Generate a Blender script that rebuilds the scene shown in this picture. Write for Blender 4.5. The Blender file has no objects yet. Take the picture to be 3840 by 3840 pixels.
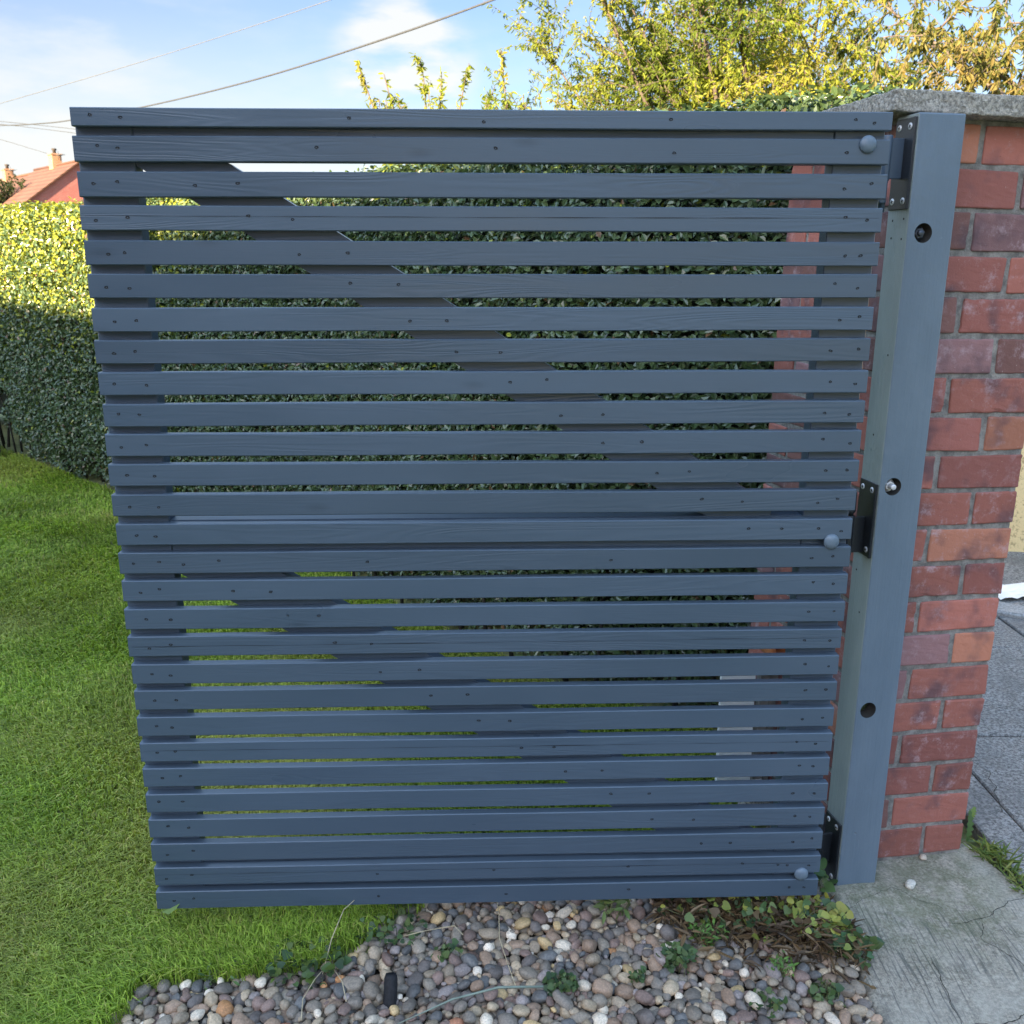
import bpy, bmesh, math, random
import numpy as np
from mathutils import Vector, Matrix, noise as mnoise
R = math.radians
rng = np.random.default_rng(7)
random.seed(7)
sc = bpy.context.scene
C = sc.collection

# ------------------------------------------------------------------ camera
PITCH, ROLL = R(14.84), R(0.28)
def cam_axes():
    cp, sp = math.cos(PITCH), math.sin(PITCH)
    fwd = Vector((0, cp, -sp)); up = Vector((0, sp, cp)); rt = Vector((1, 0, 0))
    c, s = math.cos(ROLL), math.sin(ROLL)
    return c*rt + s*up, -s*rt + c*up, fwd
cd = bpy.data.cameras.new('camera')
cam = bpy.data.objects.new('camera', cd); C.objects.link(cam)
r_, u_, f_ = cam_axes()
m = Matrix.Identity(4)
for i in range(3):
    m[i][0], m[i][1], m[i][2] = r_[i], u_[i], -f_[i]
m[2][3] = 1.26
cam.matrix_world = m
cd.sensor_width = 36; cd.lens = 36*0.92
cd.clip_start = 0.05; cd.clip_end = 2000
cd.dof.use_dof = True; cd.dof.focus_distance = 1.75; cd.dof.aperture_fstop = 13
sc.camera = cam

# ------------------------------------------------------------------ sky, sun, exposure
SUN_AZ, SUN_EL = math.atan2(-.55, -.835), R(18)
w = bpy.data.worlds.new('World'); sc.world = w; w.use_nodes = True
nt = w.node_tree; bg = nt.nodes['Background']; bg.inputs[1].default_value = 0.15
sky = nt.nodes.new('ShaderNodeTexSky'); sky.sky_type = 'NISHITA'; sky.sun_disc = False
sky.sun_elevation = SUN_EL; sky.sun_rotation = SUN_AZ
sky.air_density = 1.0; sky.dust_density = 0.6; sky.ozone_density = 2.2
def WN(t, **k):
    n = nt.nodes.new(t)
    for a, b in k.items(): setattr(n, a, b)
    return n
tc = WN('ShaderNodeTexCoord')
sepd = WN('ShaderNodeSeparateXYZ'); nt.links.new(tc.outputs['Generated'], sepd.inputs[0])
def wdot(v, lo, hi):
    d = WN('ShaderNodeVectorMath', operation='DOT_PRODUCT'); nt.links.new(tc.outputs['Generated'], d.inputs[0])
    d.inputs[1].default_value = Vector(v).normalized()
    mr = WN('ShaderNodeMapRange', interpolation_type='SMOOTHSTEP'); nt.links.new(d.outputs['Value'], mr.inputs[0])
    mr.inputs[1].default_value = lo; mr.inputs[2].default_value = hi
    return mr.outputs[0]
def wmath(op, a, b):
    n = WN('ShaderNodeMath', operation=op)
    for i, x in enumerate((a, b)):
        if isinstance(x, (int, float)): n.inputs[i].default_value = x
        else: nt.links.new(x, n.inputs[i])
    return n.outputs[0]
mp = WN('ShaderNodeMapping'); mp.inputs['Scale'].default_value = (5, 5, 16); nt.links.new(tc.outputs['Generated'], mp.inputs[0])
nz = WN('ShaderNodeTexNoise'); nz.inputs['Scale'].default_value = 1.6; nz.inputs['Detail'].default_value = 7; nz.inputs['Roughness'].default_value = .55
nt.links.new(mp.outputs[0], nz.inputs[0])
nr = WN('ShaderNodeMapRange', interpolation_type='SMOOTHSTEP'); nr.inputs[1].default_value = .38; nr.inputs[2].default_value = .66
nt.links.new(nz.outputs['Fac'], nr.inputs[0])
puff = wmath('MULTIPLY', nr.outputs[0], wmath('ADD', wdot((-.105, .978, .178), .9968, .9995), wmath('MULTIPLY', wdot((-.43, .885, .2), .985, .999), .22)))
veil = wmath('MULTIPLY', nr.outputs[0], .13)
lowd = WN('ShaderNodeMapRange', interpolation_type='SMOOTHSTEP'); nt.links.new(sepd.outputs[2], lowd.inputs[0])
lowd.inputs[1].default_value = .26; lowd.inputs[2].default_value = .04; lowd.inputs[3].default_value = .08; lowd.inputs[4].default_value = 1
haze = wmath('MULTIPLY', wmath('MULTIPLY', wdot((-.55, .83, .06), .80, 1.0), lowd.outputs[0]), .95)
cl = wmath('MINIMUM', wmath('ADD', wmath('ADD', puff, veil), haze), .93)
mx = WN('ShaderNodeMix', data_type='RGBA'); nt.links.new(cl, mx.inputs[0]); 
# clear sky dimmed low in view, boosted and warmed overhead as added fill light
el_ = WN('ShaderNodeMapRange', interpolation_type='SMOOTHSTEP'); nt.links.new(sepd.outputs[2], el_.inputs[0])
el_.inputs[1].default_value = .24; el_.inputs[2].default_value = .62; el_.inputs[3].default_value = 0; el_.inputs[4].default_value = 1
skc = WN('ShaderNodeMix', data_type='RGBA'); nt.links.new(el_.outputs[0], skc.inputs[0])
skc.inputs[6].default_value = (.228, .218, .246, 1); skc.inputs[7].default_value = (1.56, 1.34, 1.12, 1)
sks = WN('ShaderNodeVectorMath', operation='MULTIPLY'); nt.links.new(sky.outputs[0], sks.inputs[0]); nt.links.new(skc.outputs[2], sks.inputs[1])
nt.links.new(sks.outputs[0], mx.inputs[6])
mx.inputs[7].default_value = (1.10, 1.11, 1.08, 1)
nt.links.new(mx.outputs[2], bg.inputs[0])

sl = bpy.data.lights.new('sun', 'SUN'); sl.energy = 5.0; sl.angle = R(.53); sl.color = (1, .80, .52)
sun = bpy.data.objects.new('sun', sl); C.objects.link(sun)
sdir = Vector((math.sin(SUN_AZ)*math.cos(SUN_EL), math.cos(SUN_AZ)*math.cos(SUN_EL), math.sin(SUN_EL)))
sun.rotation_euler = sdir.to_track_quat('Z', 'Y').to_euler()
sc.view_settings.view_transform = 'Standard'; sc.view_settings.look = 'None'
sc.view_settings.exposure = 2.6; sc.view_settings.gamma = 1.0; sc.view_settings.use_curve_mapping = False
sc.render.engine = 'CYCLES'
sc.cycles.use_denoising = True
sc.cycles.max_bounces = 6; sc.cycles.transparent_max_bounces = 4
sc.cycles.sample_clamp_indirect = 6

# ------------------------------------------------------------------ helpers: objects
def tag(o, label=None, cat=None, group=None, kind=None):
    if label: o['label'] = label
    if cat: o['category'] = cat
    if group: o['group'] = group
    if kind: o['kind'] = kind
    return o
def empty(name, loc=(0, 0, 0), rz=0, ry=0):
    o = bpy.data.objects.new(name, None); C.objects.link(o)
    o.location = loc; o.rotation_euler = (0, ry, rz); o.empty_display_size = .1
    return o
def link(name, me, mats, parent=None):
    o = bpy.data.objects.new(name, me); C.objects.link(o)
    for mt in (mats if isinstance(mats, (list, tuple)) else [mats]): me.materials.append(mt)
    if parent is not None: o.parent = parent
    return o
class MB:
    """collects shapes into one mesh"""
    def __init__(s): s.bm = bmesh.new(); s.mi = 0; s.tint = s.bm.faces.layers.float_color.new('tint')
    def _fin(s, geom_faces, mi, tint):
        for f in geom_faces:
            f.material_index = mi
            f[s.tint] = tint
    def box(s, lo, hi, bevel=0, mi=0, M=None, tint=(1, 1, 1, 1), seg=1, jit=0, rough=0):
        b = bmesh.new()
        bmesh.ops.create_cube(b, size=1)
        c = [(lo[i]+hi[i])/2 for i in range(3)]; d = [hi[i]-lo[i] for i in range(3)]
        for v in b.verts:
            v.co = Vector([c[i]+v.co[i]*d[i]+(random.uniform(-jit, jit) if jit else 0) for i in range(3)])
        if bevel: bmesh.ops.bevel(b, geom=b.edges[:], offset=bevel, segments=seg, profile=.5, affect='EDGES')
        if rough:
            bmesh.ops.subdivide_edges(b, edges=[e for e in b.edges if e.calc_length() > .03], cuts=9, use_grid_fill=True)
            b.normal_update()
            for v in b.verts:
                ed = min(sorted(min(abs(v.co[i]-lo[i]), abs(v.co[i]-hi[i])) for i in range(3))[1]/.006, 1)
                chip = max(0, mnoise.noise(v.co*38)-.25)*(1-ed)*5
                v.co -= v.normal*(rough*(.6*mnoise.noise(v.co*90)+chip))
        s.merge(b, M, mi, tint); return s
    def merge(s, b, M=None, mi=0, tint=(1, 1, 1, 1)):
        mp = {}
        for v in b.verts:
            mp[v] = s.bm.verts.new(M @ v.co if M is not None else v.co)
        fs = []
        for f in b.faces:
            try: nf = s.bm.faces.new([mp[v] for v in f.verts])
            except ValueError: continue
            nf.smooth = f.smooth; fs.append(nf)
        s._fin(fs, mi, tint); b.free()
    def lathe(s, prof, M, n=20, mi=0, tint=(1, 1, 1, 1), smooth=True):
        b = bmesh.new(); rings = []
        for (r, z) in prof:
            if r < 1e-7: rings.append([b.verts.new((0, 0, z))])
            else: rings.append([b.verts.new((r*math.cos(2*math.pi*k/n), r*math.sin(2*math.pi*k/n), z)) for k in range(n)])
        for a, c in zip(rings[:-1], rings[1:]):
            for k in range(n):
                k2 = (k+1) % n
                if len(a) == 1 and len(c) == 1: continue
                if len(a) == 1: f = b.faces.new((a[0], c[k], c[k2]))
                elif len(c) == 1: f = b.faces.new((a[k], c[0], a[k2]))
                else: f = b.faces.new((a[k], c[k], c[k2], a[k2]))
                f.smooth = smooth
        s.merge(b, M, mi, tint); return s
    def tube(s, pts, rad, n=6, mi=0, tint=(1, 1, 1, 1)):
        b = bmesh.new(); rings = []
        pts = [Vector(p) for p in pts]
        for i, p in enumerate(pts):
            d = (pts[min(i+1, len(pts)-1)]-pts[max(i-1, 0)]).normalized()
            a = d.orthogonal().normalized(); c = d.cross(a)
            if rings and i:
                a0 = prev - d*prev.dot(d)
                if a0.length > 1e-6: a = a0.normalized(); c = d.cross(a)
            prev = a
            r = rad[i] if isinstance(rad, (list, tuple, np.ndarray)) else rad
            rings.append([b.verts.new(p + a*r*math.cos(2*math.pi*k/n) + c*r*math.sin(2*math.pi*k/n)) for k in range(n)])
        for A, B in zip(rings[:-1], rings[1:]):
            for k in range(n):
                f = b.faces.new((A[k], A[(k+1) % n], B[(k+1) % n], B[k])); f.smooth = True
        b.faces.new(rings[0][::-1]); b.faces.new(rings[-1])
        s.merge(b, None, mi, tint); return s
    def poly(s, pts, mi=0, tint=(1, 1, 1, 1)):
        vs = [s.bm.verts.new(p) for p in pts]; f = s.bm.faces.new(vs); s._fin([f], mi, tint); return s
    def build(s, name, mats, parent=None, normals=True):
        if normals: bmesh.ops.recalc_face_normals(s.bm, faces=s.bm.faces[:])
        me = bpy.data.meshes.new(name); s.bm.to_mesh(me); s.bm.free()
        return link(name, me, mats, parent)

def bulk(name, verts, quads, tris, mats, parent=None, tint=None, smooth=False, qt=None):
    """numpy mesh: verts (N,3), quads (Q,4), tris (T,3), tint per face (Q+T,3)"""
    me = bpy.data.meshes.new(name)
    nq, ntr = len(quads), len(tris)
    loops = np.concatenate([np.asarray(quads, np.int32).ravel(), np.asarray(tris, np.int32).ravel()]).astype(np.int32)
    starts = np.concatenate([np.arange(nq)*4, nq*4+np.arange(ntr)*3]).astype(np.int32)
    me.vertices.add(len(verts)); me.vertices.foreach_set('co', np.asarray(verts, np.float32).ravel())
    me.loops.add(len(loops)); me.loops.foreach_set('vertex_index', loops)
    me.polygons.add(nq+ntr); me.polygons.foreach_set('loop_start', starts)
    me.polygons.foreach_set('use_smooth', np.full(nq+ntr, smooth, bool))
    if tint is not None:
        a = me.attributes.new('tint', 'FLOAT_COLOR', 'FACE')
        t4 = np.ones((nq+ntr, 4), np.float32); t4[:, :3] = tint
        a.data.foreach_set('color', t4.ravel())
    me.update(calc_edges=True); me.validate()
    return link(name, me, mats, parent)

def unit(v): return v/np.maximum(np.linalg.norm(v, axis=-1, keepdims=True), 1e-9)
def leaves(pos, axis, nrm, ln, wd, fold=.25):
    """six-point oval leaves folded along the midrib -> verts, quads"""
    n = len(pos); ax = unit(axis); sd = unit(np.cross(ax, nrm)); up = np.cross(sd, ax)
    ln = np.broadcast_to(np.asarray(ln, float), n)[:, None]; wd = np.broadcast_to(np.asarray(wd, float), n)[:, None]
    droop = -up*ln*.12
    P = [pos,
         pos+ax*ln*.33+sd*wd*.5+up*wd*fold, pos+ax*ln*.72+sd*wd*.38+up*wd*fold+droop*.5,
         pos+ax*ln+droop,
         pos+ax*ln*.72-sd*wd*.38+up*wd*fold+droop*.5, pos+ax*ln*.33-sd*wd*.5+up*wd*fold]
    V = np.stack(P, 1).reshape(-1, 3)
    b = (np.arange(n)*6)[:, None]
    Q = np.concatenate([b+np.array([[0, 1, 2, 3]]), b+np.array([[0, 3, 4, 5]])], 1).reshape(-1, 4)
    return V, Q
def vnoise(p, seed=0):
    """cheap smooth 2-D value noise, p (N,2)"""
    r = np.random.default_rng(seed).random((64, 64))
    i = np.floor(p).astype(int); f = p-i; f = f*f*(3-2*f)
    g = lambda a, b: r[(i[:, 0]+a) % 64, (i[:, 1]+b) % 64]
    return (g(0, 0)*(1-f[:, 0])+g(1, 0)*f[:, 0])*(1-f[:, 1])+(g(0, 1)*(1-f[:, 0])+g(1, 1)*f[:, 0])*f[:, 1]

# ------------------------------------------------------------------ helpers: materials
class Mat:
    def __init__(s, name):
        s.m = bpy.data.materials.new(name); s.m.use_nodes = True
        s.nt = s.m.node_tree; s.p = s.nt.nodes['Principled BSDF']; s.out = s.nt.nodes['Material Output']
    def n(s, t, **k):
        n = s.nt.nodes.new(t)
        for a, b in k.items(): setattr(n, a, b)
        return n
    def l(s, a, b): s.nt.links.new(a, b)
    def set(s, **k):
        for a, b in k.items():
            a = a.replace('_', ' ')
            s.p.inputs[a].default_value = (*b, 1) if isinstance(b, tuple) and len(b) == 3 else b
        return s
    def coord(s, scale=(1, 1, 1), kind='Object', rnd=False):
        t = s.n('ShaderNodeTexCoord'); mp = s.n('ShaderNodeMapping'); mp.inputs['Scale'].default_value = scale
        s.l(t.outputs[kind], mp.inputs[0]); return mp.outputs[0]
    def noise(s, vec, scale, detail=3, rough=.5, dist=0):
        n = s.n('ShaderNodeTexNoise'); n.inputs['Scale'].default_value = scale; n.inputs['Detail'].default_value = detail
        n.inputs['Roughness'].default_value = rough; n.inputs['Distortion'].default_value = dist
        if vec is not None: s.l(vec, n.inputs['Vector'])
        return n.outputs['Fac']
    def math(s, op, a, b=0, clamp=False):
        n = s.n('ShaderNodeMath', operation=op); n.use_clamp = clamp
        for i, x in enumerate((a, b)):
            if isinstance(x, (int, float)): n.inputs[i].default_value = x
            else: s.l(x, n.inputs[i])
        return n.outputs[0]
    def rng(s, v, a, b, c=0., d=1., smooth=True):
        n = s.n('ShaderNodeMapRange'); n.interpolation_type = 'SMOOTHSTEP' if smooth else 'LINEAR'
        s.l(v, n.inputs[0])
        for i, x in zip((1, 2, 3, 4), (a, b, c, d)): n.inputs[i].default_value = x
        return n.outputs[0]
    def mix(s, f, a, b, mode='MIX'):
        n = s.n('ShaderNodeMix', data_type='RGBA', blend_type=mode)
        for i, x in ((0, f), (6, a), (7, b)):
            if isinstance(x, (int, float)): n.inputs[i].default_value = x
            elif isinstance(x, tuple): n.inputs[i].default_value = (*x[:3], 1)
            else: s.l(x, n.inputs[i])
        return n.outputs[2]
    def tint(s):
        a = s.n('ShaderNodeAttribute'); a.attribute_name = 'tint'; return a.outputs['Color']
    def col(s, c): s.l(c, s.p.inputs['Base Color']); return s
    def bump(s, h, strength=.3, dist=.002, prev=None):
        b = s.n('ShaderNodeBump'); b.inputs['Strength'].default_value = strength; b.inputs['Distance'].default_value = dist
        s.l(h, b.inputs['Height'])
        if prev is not None: s.l(prev, b.inputs['Normal'])
        s.l(b.outputs[0], s.p.inputs['Normal']); return b.outputs[0]

def plain(name, c, rough=.6, metal=0., var=.15, scale=40, bump=0, spec=.5):
    M = Mat(name).set(Roughness=rough, Metallic=metal); M.p.inputs['Specular IOR Level'].default_value = spec
    v = M.coord(); n = M.noise(v, scale, 4)
    M.col(M.mix(M.rng(n, .3, .7), tuple(x*(1-var) for x in c), tuple(min(1, x*(1+var)) for x in c)))
    if bump: M.bump(n, bump, .002)
    return M.m

def paint_wood(name, c, grain=.75, rough=.33):
    M = Mat(name).set(Roughness=rough)
    oi = M.n('ShaderNodeObjectInfo')
    tc_ = M.n('ShaderNodeTexCoord'); off = M.n('ShaderNodeVectorMath', operation='ADD')
    sv = M.n('ShaderNodeCombineXYZ')
    M.l(M.math('MULTIPLY', oi.outputs['Random'], 37.), sv.inputs[0]); M.l(M.math('MULTIPLY', oi.outputs['Random'], 11.), sv.inputs[2])
    M.l(tc_.outputs['Object'], off.inputs[0]); M.l(sv.outputs[0], off.inputs[1])
    mp = M.n('ShaderNodeMapping'); mp.inputs['Scale'].default_value = (1.5, 12, 22); M.l(off.outputs[0], mp.inputs[0])
    f1 = M.noise(mp.outputs[0], 1.0, 2, .45, .35)
    rings = M.math('SINE', M.math('MULTIPLY', f1, 120.))
    fade = M.rng(M.noise(mp.outputs[0], .7, 1), .38, .62, .15, 1.)
    gr = M.math('MULTIPLY', rings, fade)
    mp2 = M.n('ShaderNodeMapping'); mp2.inputs['Scale'].default_value = (6, 160, 420); M.l(off.outputs[0], mp2.inputs[0])
    fine = M.noise(mp2.outputs[0], 1.0, 3, .6)
    mp3 = M.n('ShaderNodeMapping'); mp3.inputs['Scale'].default_value = (5, 9, 13); M.l(off.outputs[0], mp3.inputs[0])
    vo = M.n('ShaderNodeTexVoronoi'); vo.inputs['Scale'].default_value = .85; M.l(mp3.outputs[0], vo.inputs[0])
    knot = M.rng(vo.outputs['Distance'], .0, .13, 1., 0.)
    blot = M.noise(mp3.outputs[0], .5, 3)
    val = M.math('ADD', M.rng(oi.outputs['Random'], 0, 1, .90, 1.08, False), M.math('MULTIPLY', M.math('SUBTRACT', blot, .5), .34))
    val = M.math('ADD', val, M.math('MULTIPLY', gr, .022))
    val = M.math('SUBTRACT', val, M.math('MULTIPLY', knot, .18))
    cc = M.n('ShaderNodeCombineColor')
    base = M.n('ShaderNodeRGB'); base.outputs[0].default_value = (*c, 1)
    vm = M.n('ShaderNodeVectorMath', operation='SCALE'); M.l(base.outputs[0], vm.inputs[0]); M.l(val, vm.inputs['Scale'])
    M.col(vm.outputs[0])
    h = M.math('ADD', M.math('MULTIPLY', gr, .55*grain), M.math('MULTIPLY', fine, .9*grain))
    h = M.math('ADD', h, M.math('MULTIPLY', knot, -1.2))
    M.bump(h, .24, .0009)
    M.l(M.rng(blot, .3, .7, rough-.06, rough+.1), M.p.inputs['Roughness'])
    return M.m
m_slat = paint_wood('grey_paint_on_planed_timber', (.066, .096, .133))
m_frame = paint_wood('grey_paint_on_frame_timber', (.056, .082, .118), .7)
m_hole = plain('dark_screw_hole', (.006, .008, .012), .7)

def post_paint(nm='glossy_grey_post_paint', c1=(.108, .150, .195), c2=(.130, .175, .222), ro=.36):
    M = Mat(nm).set(Roughness=ro)
    v = M.coord((1, 1, .35)); a = M.noise(v, 9, 4, .55); b = M.noise(M.coord((1, 1, 1)), 55, 5, .6)
    d = M.noise(M.coord((150, 150, 5)), 1, 4, .6)
    c = M.mix(M.rng(a, .35, .65), c1, c2)
    chips = M.rng(M.noise(M.coord(), 34, 4, .7), .70, .74)
    M.col(M.mix(chips, c, tuple(q*1.25 for q in c2)))
    hh = M.math('ADD', M.math('MULTIPLY', b, .5), M.math('ADD', M.math('MULTIPLY', a, 1.0), M.math('MULTIPLY', d, .45)))
    M.bump(hh, .6, .0045)
    return M.m
m_post = post_paint()
def metal_black():
    M = Mat('black_textured_hinge_metal').set(Roughness=.34)
    M.p.inputs['Specular IOR Level'].default_value = .55
    M.set(Base_Color=(.016, .019, .024))
    n = M.noise(M.coord(), 420, 3, .6); M.bump(n, .45, .0012); return M.m
m_hinge = metal_black()
m_zinc = plain('bright_zinc', (.62, .63, .64), .35, .25, .1, 300)
m_slot = plain('dark_recess', (.01, .01, .01), .8)

def brick_mat():
    M = Mat('weathered_red_brick').set(Roughness=.82)
    v = M.coord(); t = M.tint()
    big = M.noise(v, 11, 3, .5); sp = M.noise(v, 140, 4, .65); fn = M.noise(v, 500, 2, .6)
    c = M.mix(M.rng(big, .50, .68, 0, .8), t, (.095, .056, .066))
    bloom = M.math('MULTIPLY', M.rng(M.noise(v, 26, 6, .75), .5, .72), M.rng(M.noise(v, 3.0, 2), .36, .6, .12, .95))
    c = M.mix(M.math('MULTIPLY', bloom, .85), c, (.46, .34, .36))
    c = M.mix(M.rng(sp, .66, .72, 0, .5), c, (.5, .40, .36))
    c = M.mix(M.rng(sp, .33, .27, 0, .6), c, (.05, .03, .03))
    M.col(c)
    M.bump(M.math('ADD', M.math('MULTIPLY', sp, .7), M.math('MULTIPLY', fn, .5)), .5, .003); return M.m
m_brick = brick_mat()
def mortar_mat():
    M = Mat('grey_mortar').set(Roughness=.9)
    v = M.coord(); a = M.noise(v, 45, 5, .7); b = M.noise(v, 300, 4, .7)
    c = M.mix(M.rng(a, .3, .7), (.16, .15, .14), (.36, .34, .31))
    c = M.mix(M.rng(b, .62, .70, 0, .6), c, (.37, .35, .31))
    M.col(c); M.bump(M.math('ADD', a, b), .9, .006); return M.m
m_mortar = mortar_mat()
def concrete_rough():
    M = Mat('pitted_concrete_coping').set(Roughness=.92)
    v = M.coord(); a = M.noise(v, 160, 5, .75); b = M.noise(v, 22, 3)
    c = M.mix(M.rng(a, .36, .64), (.26, .245, .21), (.74, .69, .60))
    c = M.mix(M.rng(b, .5, .75, 0, .35), c, (.20, .19, .17))
    M.col(c); M.bump(a, 1.0, .012); return M.m
m_coping = concrete_rough()
def apron_mat():
    M = Mat('tamped_concrete').set(Roughness=.88)
    v = M.coord(); t = M.n('ShaderNodeTexCoord')
    warp = M.noise(v, 3.5, 2); sx = M.n('ShaderNodeSeparateXYZ'); M.l(t.outputs['Object'], sx.inputs[0])
    cx = M.n('ShaderNodeCombineXYZ'); M.l(M.math('ADD', sx.outputs[0], M.math('MULTIPLY', warp, .03)), cx.inputs[0]); M.l(sx.outputs[1], cx.inputs[1])
    mp = M.n('ShaderNodeMapping'); mp.inputs['Scale'].default_value = (210, 9, 1); M.l(cx.outputs[0], mp.inputs[0])
    ln = M.noise(mp.outputs[0], 1, 4, .62)
    lmask = M.rng(M.noise(v, 5, 3), .34, .52)
    # the lines fade out near the pillar foot where the concrete was trowelled smooth
    far = M.rng(sx.outputs[1], 1.64, 1.72, 1., 0.)
    lm = M.math('MULTIPLY', lmask, far)
    agg = M.noise(v, 150, 6, .8); blot = M.noise(v, 9, 4, .6)
    c = M.mix(M.rng(agg, .34, .66), (.145, .128, .098), (.46, .415, .33))
    c = M.mix(M.rng(blot, .35, .7, 0, .5), c, (.40, .37, .31))
    c = M.mix(M.math('MULTIPLY', M.rng(ln, .50, .36), M.math('MULTIPLY', lm, .8)), c, (.085, .085, .08))
    dirt = M.rng(M.noise(v, 17, 5, .7), .56, .7, 0, .55)
    c = M.mix(dirt, c, (.13, .12, .10))
    # algae stain round the post foot
    dv = M.n('ShaderNodeVectorMath', operation='DISTANCE'); M.l(t.outputs['Object'], dv.inputs[0]); dv.inputs[1].default_value = (.84, 1.74, 0)
    near = M.rng(M.math('ADD', dv.outputs['Value'], M.math('MULTIPLY', M.math('SUBTRACT', blot, .5), .32)), .10, .30, 1., 0.)
    alg = M.math('MULTIPLY', near, M.rng(M.noise(v, 30, 5, .7), .32, .60))
    c = M.mix(M.math('MULTIPLY', alg, .55), c, (.085, .105, .045))
    M.col(c)
    h = M.math('ADD', M.math('MULTIPLY', M.math('MULTIPLY', ln, lm), 1.6), M.math('MULTIPLY', agg, .6))
    M.bump(h, .8, .004); return M.m
m_apron = apron_mat()
def paving_mat():
    M = Mat('grey_paving').set(Roughness=.85)
    v = M.coord(); a = M.noise(v, 110, 5, .8); b = M.noise(v, 6, 3)
    c = M.mix(M.rng(a, .38, .62), (.075, .075, .073), (.34, .335, .32)); c = M.mix(M.rng(b, .4, .7, 0, .5), c, (.12, .12, .118))
    M.col(c); M.bump(a, .8, .004); return M.m
m_paving = paving_mat()
m_tar = plain('dark_asphalt', (.075, .078, .08), .9, 0, .35, 160, .4)
m_crack = plain('crack_dirt', (.018, .017, .014), .95)
m_soil = plain('dark_soil', (.035, .027, .018), .95, 0, .5, 60, .7)

def leaf_mat(name, rough=.45, trans=.35, spec=.5, tcol=1.0):
    M = Mat(name).set(Roughness=rough); M.p.inputs['Specular IOR Level'].default_value = spec
    c = M.tint(); M.col(c)
    tr = M.n('ShaderNodeBsdfTranslucent'); M.l(M.mix(1, c, (1.15*tcol, 1.2*tcol, .55*tcol), 'MULTIPLY'), tr.inputs[0])
    ms = M.n('ShaderNodeMixShader'); ms.inputs[0].default_value = trans
    M.l(M.p.outputs[0], ms.inputs[1]); M.l(tr.outputs[0], ms.inputs[2]); M.l(ms.outputs[0], M.out.inputs[0])
    return M.m
m_hedge = leaf_mat('glossy_privet_leaf', .29, .16, .75)
m_tree = leaf_mat('autumn_tree_leaf', .55, .5, .25)
m_weed = leaf_mat('weed_leaf', .5, .22, .35)
m_grass = leaf_mat('grass_blade', .5, .48, .3)
def tinted(name, rough=.7, bump=.3, sc_=300, spec=.5):
    M = Mat(name).set(Roughness=rough); M.p.inputs['Specular IOR Level'].default_value = spec
    v = M.coord(); n = M.noise(v, sc_, 4, .7)
    M.col(M.mix(1, M.tint(), M.mix(M.rng(n, .3, .7), (.72, .72, .72), (1.22, 1.2, 1.18)), 'MULTIPLY')); M.bump(n, bump, .001); return M.m
m_pebble = tinted('river_pebble', .62, .25, 260)
m_bark = plain('pinkish_bark', (.105, .078, .062), .85, 0, .35, 50, .5)
m_twig = plain('dark_hedge_twig', (.03, .026, .018), .9)
m_core = plain('dark_hedge_core', (.012, .018, .009), .95)
m_straw = plain('dry_straw', (.48, .39, .24), .7, 0, .25, 90)
m_lawn = Mat('lawn_soil_and_thatch').set(Roughness=.95)
_v = m_lawn.coord(); m_lawn.col(m_lawn.mix(m_lawn.rng(m_lawn.noise(_v, 30, 5, .7), .3, .7), (.07, .09, .025), (.20, .20, .07))); m_lawn = m_lawn.m

# ------------------------------------------------------------------ ground
def sheet(name, pts, z, mat):
    o = MB().poly([(x, y, z) for x, y in pts]).build(name, mat); tag(o, kind='structure'); return o
sheet('ground', [(-900, -900), (900, -900), (900, 900), (-900, 900)], -.06, m_lawn)
HEDGE = [(-4.9, 7.7), (-3.5, 6.33), (-2.26, 5.13), (-.73, 3.75), (-.30, 3.15), (.12, 2.66), (.62, 2.33), (.9, 2.28)]
BORD = [(-.68, 1.0), (-.661, 1.341), (-.647, 1.414), (-.558, 1.436), (-.465, 1.45), (-.322, 1.471), (-.261, 1.526), (-.228, 1.593), (-.182, 1.658), (-.13, 1.72)]
lawn_pts = [(-9, -1.5), (-.68, -1.5)] + BORD + [(.2, 1.80), (.55, 1.82), (.60, 2.2), (.60, 2.6)] + [(-.05, 3.3), (-.5, 3.9), (-2.0, 5.3), (-4.7, 8.1), (-9, 12)]
sheet('lawn', lawn_pts, -.012, m_lawn)
sheet('gravel_bed', [(-.9, .6), (.72, .6), (.72, 1.9), (-.5, 1.9)], -.035, m_soil)

# apron: tamped concrete slab with a left edge against the gravel
def interp(tab, y): return float(np.interp(y, [t[0] for t in tab], [t[1] for t in tab]))
LE = [(.9, .62), (1.34, .643), (1.47, .654), (1.6, .668), (1.68, .672), (1.73, .66), (1.95, .60)]
RE = [(.9, 1.22), (1.4, 1.13), (1.70, 1.085), (1.88, 1.035), (1.95, 1.03)]
ny, nx = 60, 34
vs = []; qs = []
for j in range(ny+1):
    y = .9+(1.05)*j/ny; xl, xr = interp(LE, y), interp(RE, y)
    xl += .004*mnoise.noise(Vector((0, y*23, 1))); 
    for i in range(nx+1):
        x = xl+(xr-xl)*i/nx
        d2 = ((x-.72)/.10)**2+((y-1.70)/.055)**2
        z = -.012-.006*max(0, (1.85-y)/.5)+.012*math.exp(-d2)+.0025*mnoise.noise(Vector((x*7, y*7, 0)))
        if i == 0: z -= .006
        vs.append((x, y, z))
for j in range(ny):
    for i in range(nx):
        a = j*(nx+1)+i; qs.append((a, a+1, a+nx+2, a+nx+1))
b0 = len(vs)
for j in range(ny+1):
    x, y, z = vs[j*(nx+1)]; vs.append((x-.004, y, -.09))
for j in range(ny): qs.append((j*(nx+1), (j+1)*(nx+1), b0+j+1, b0+j))
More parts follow.
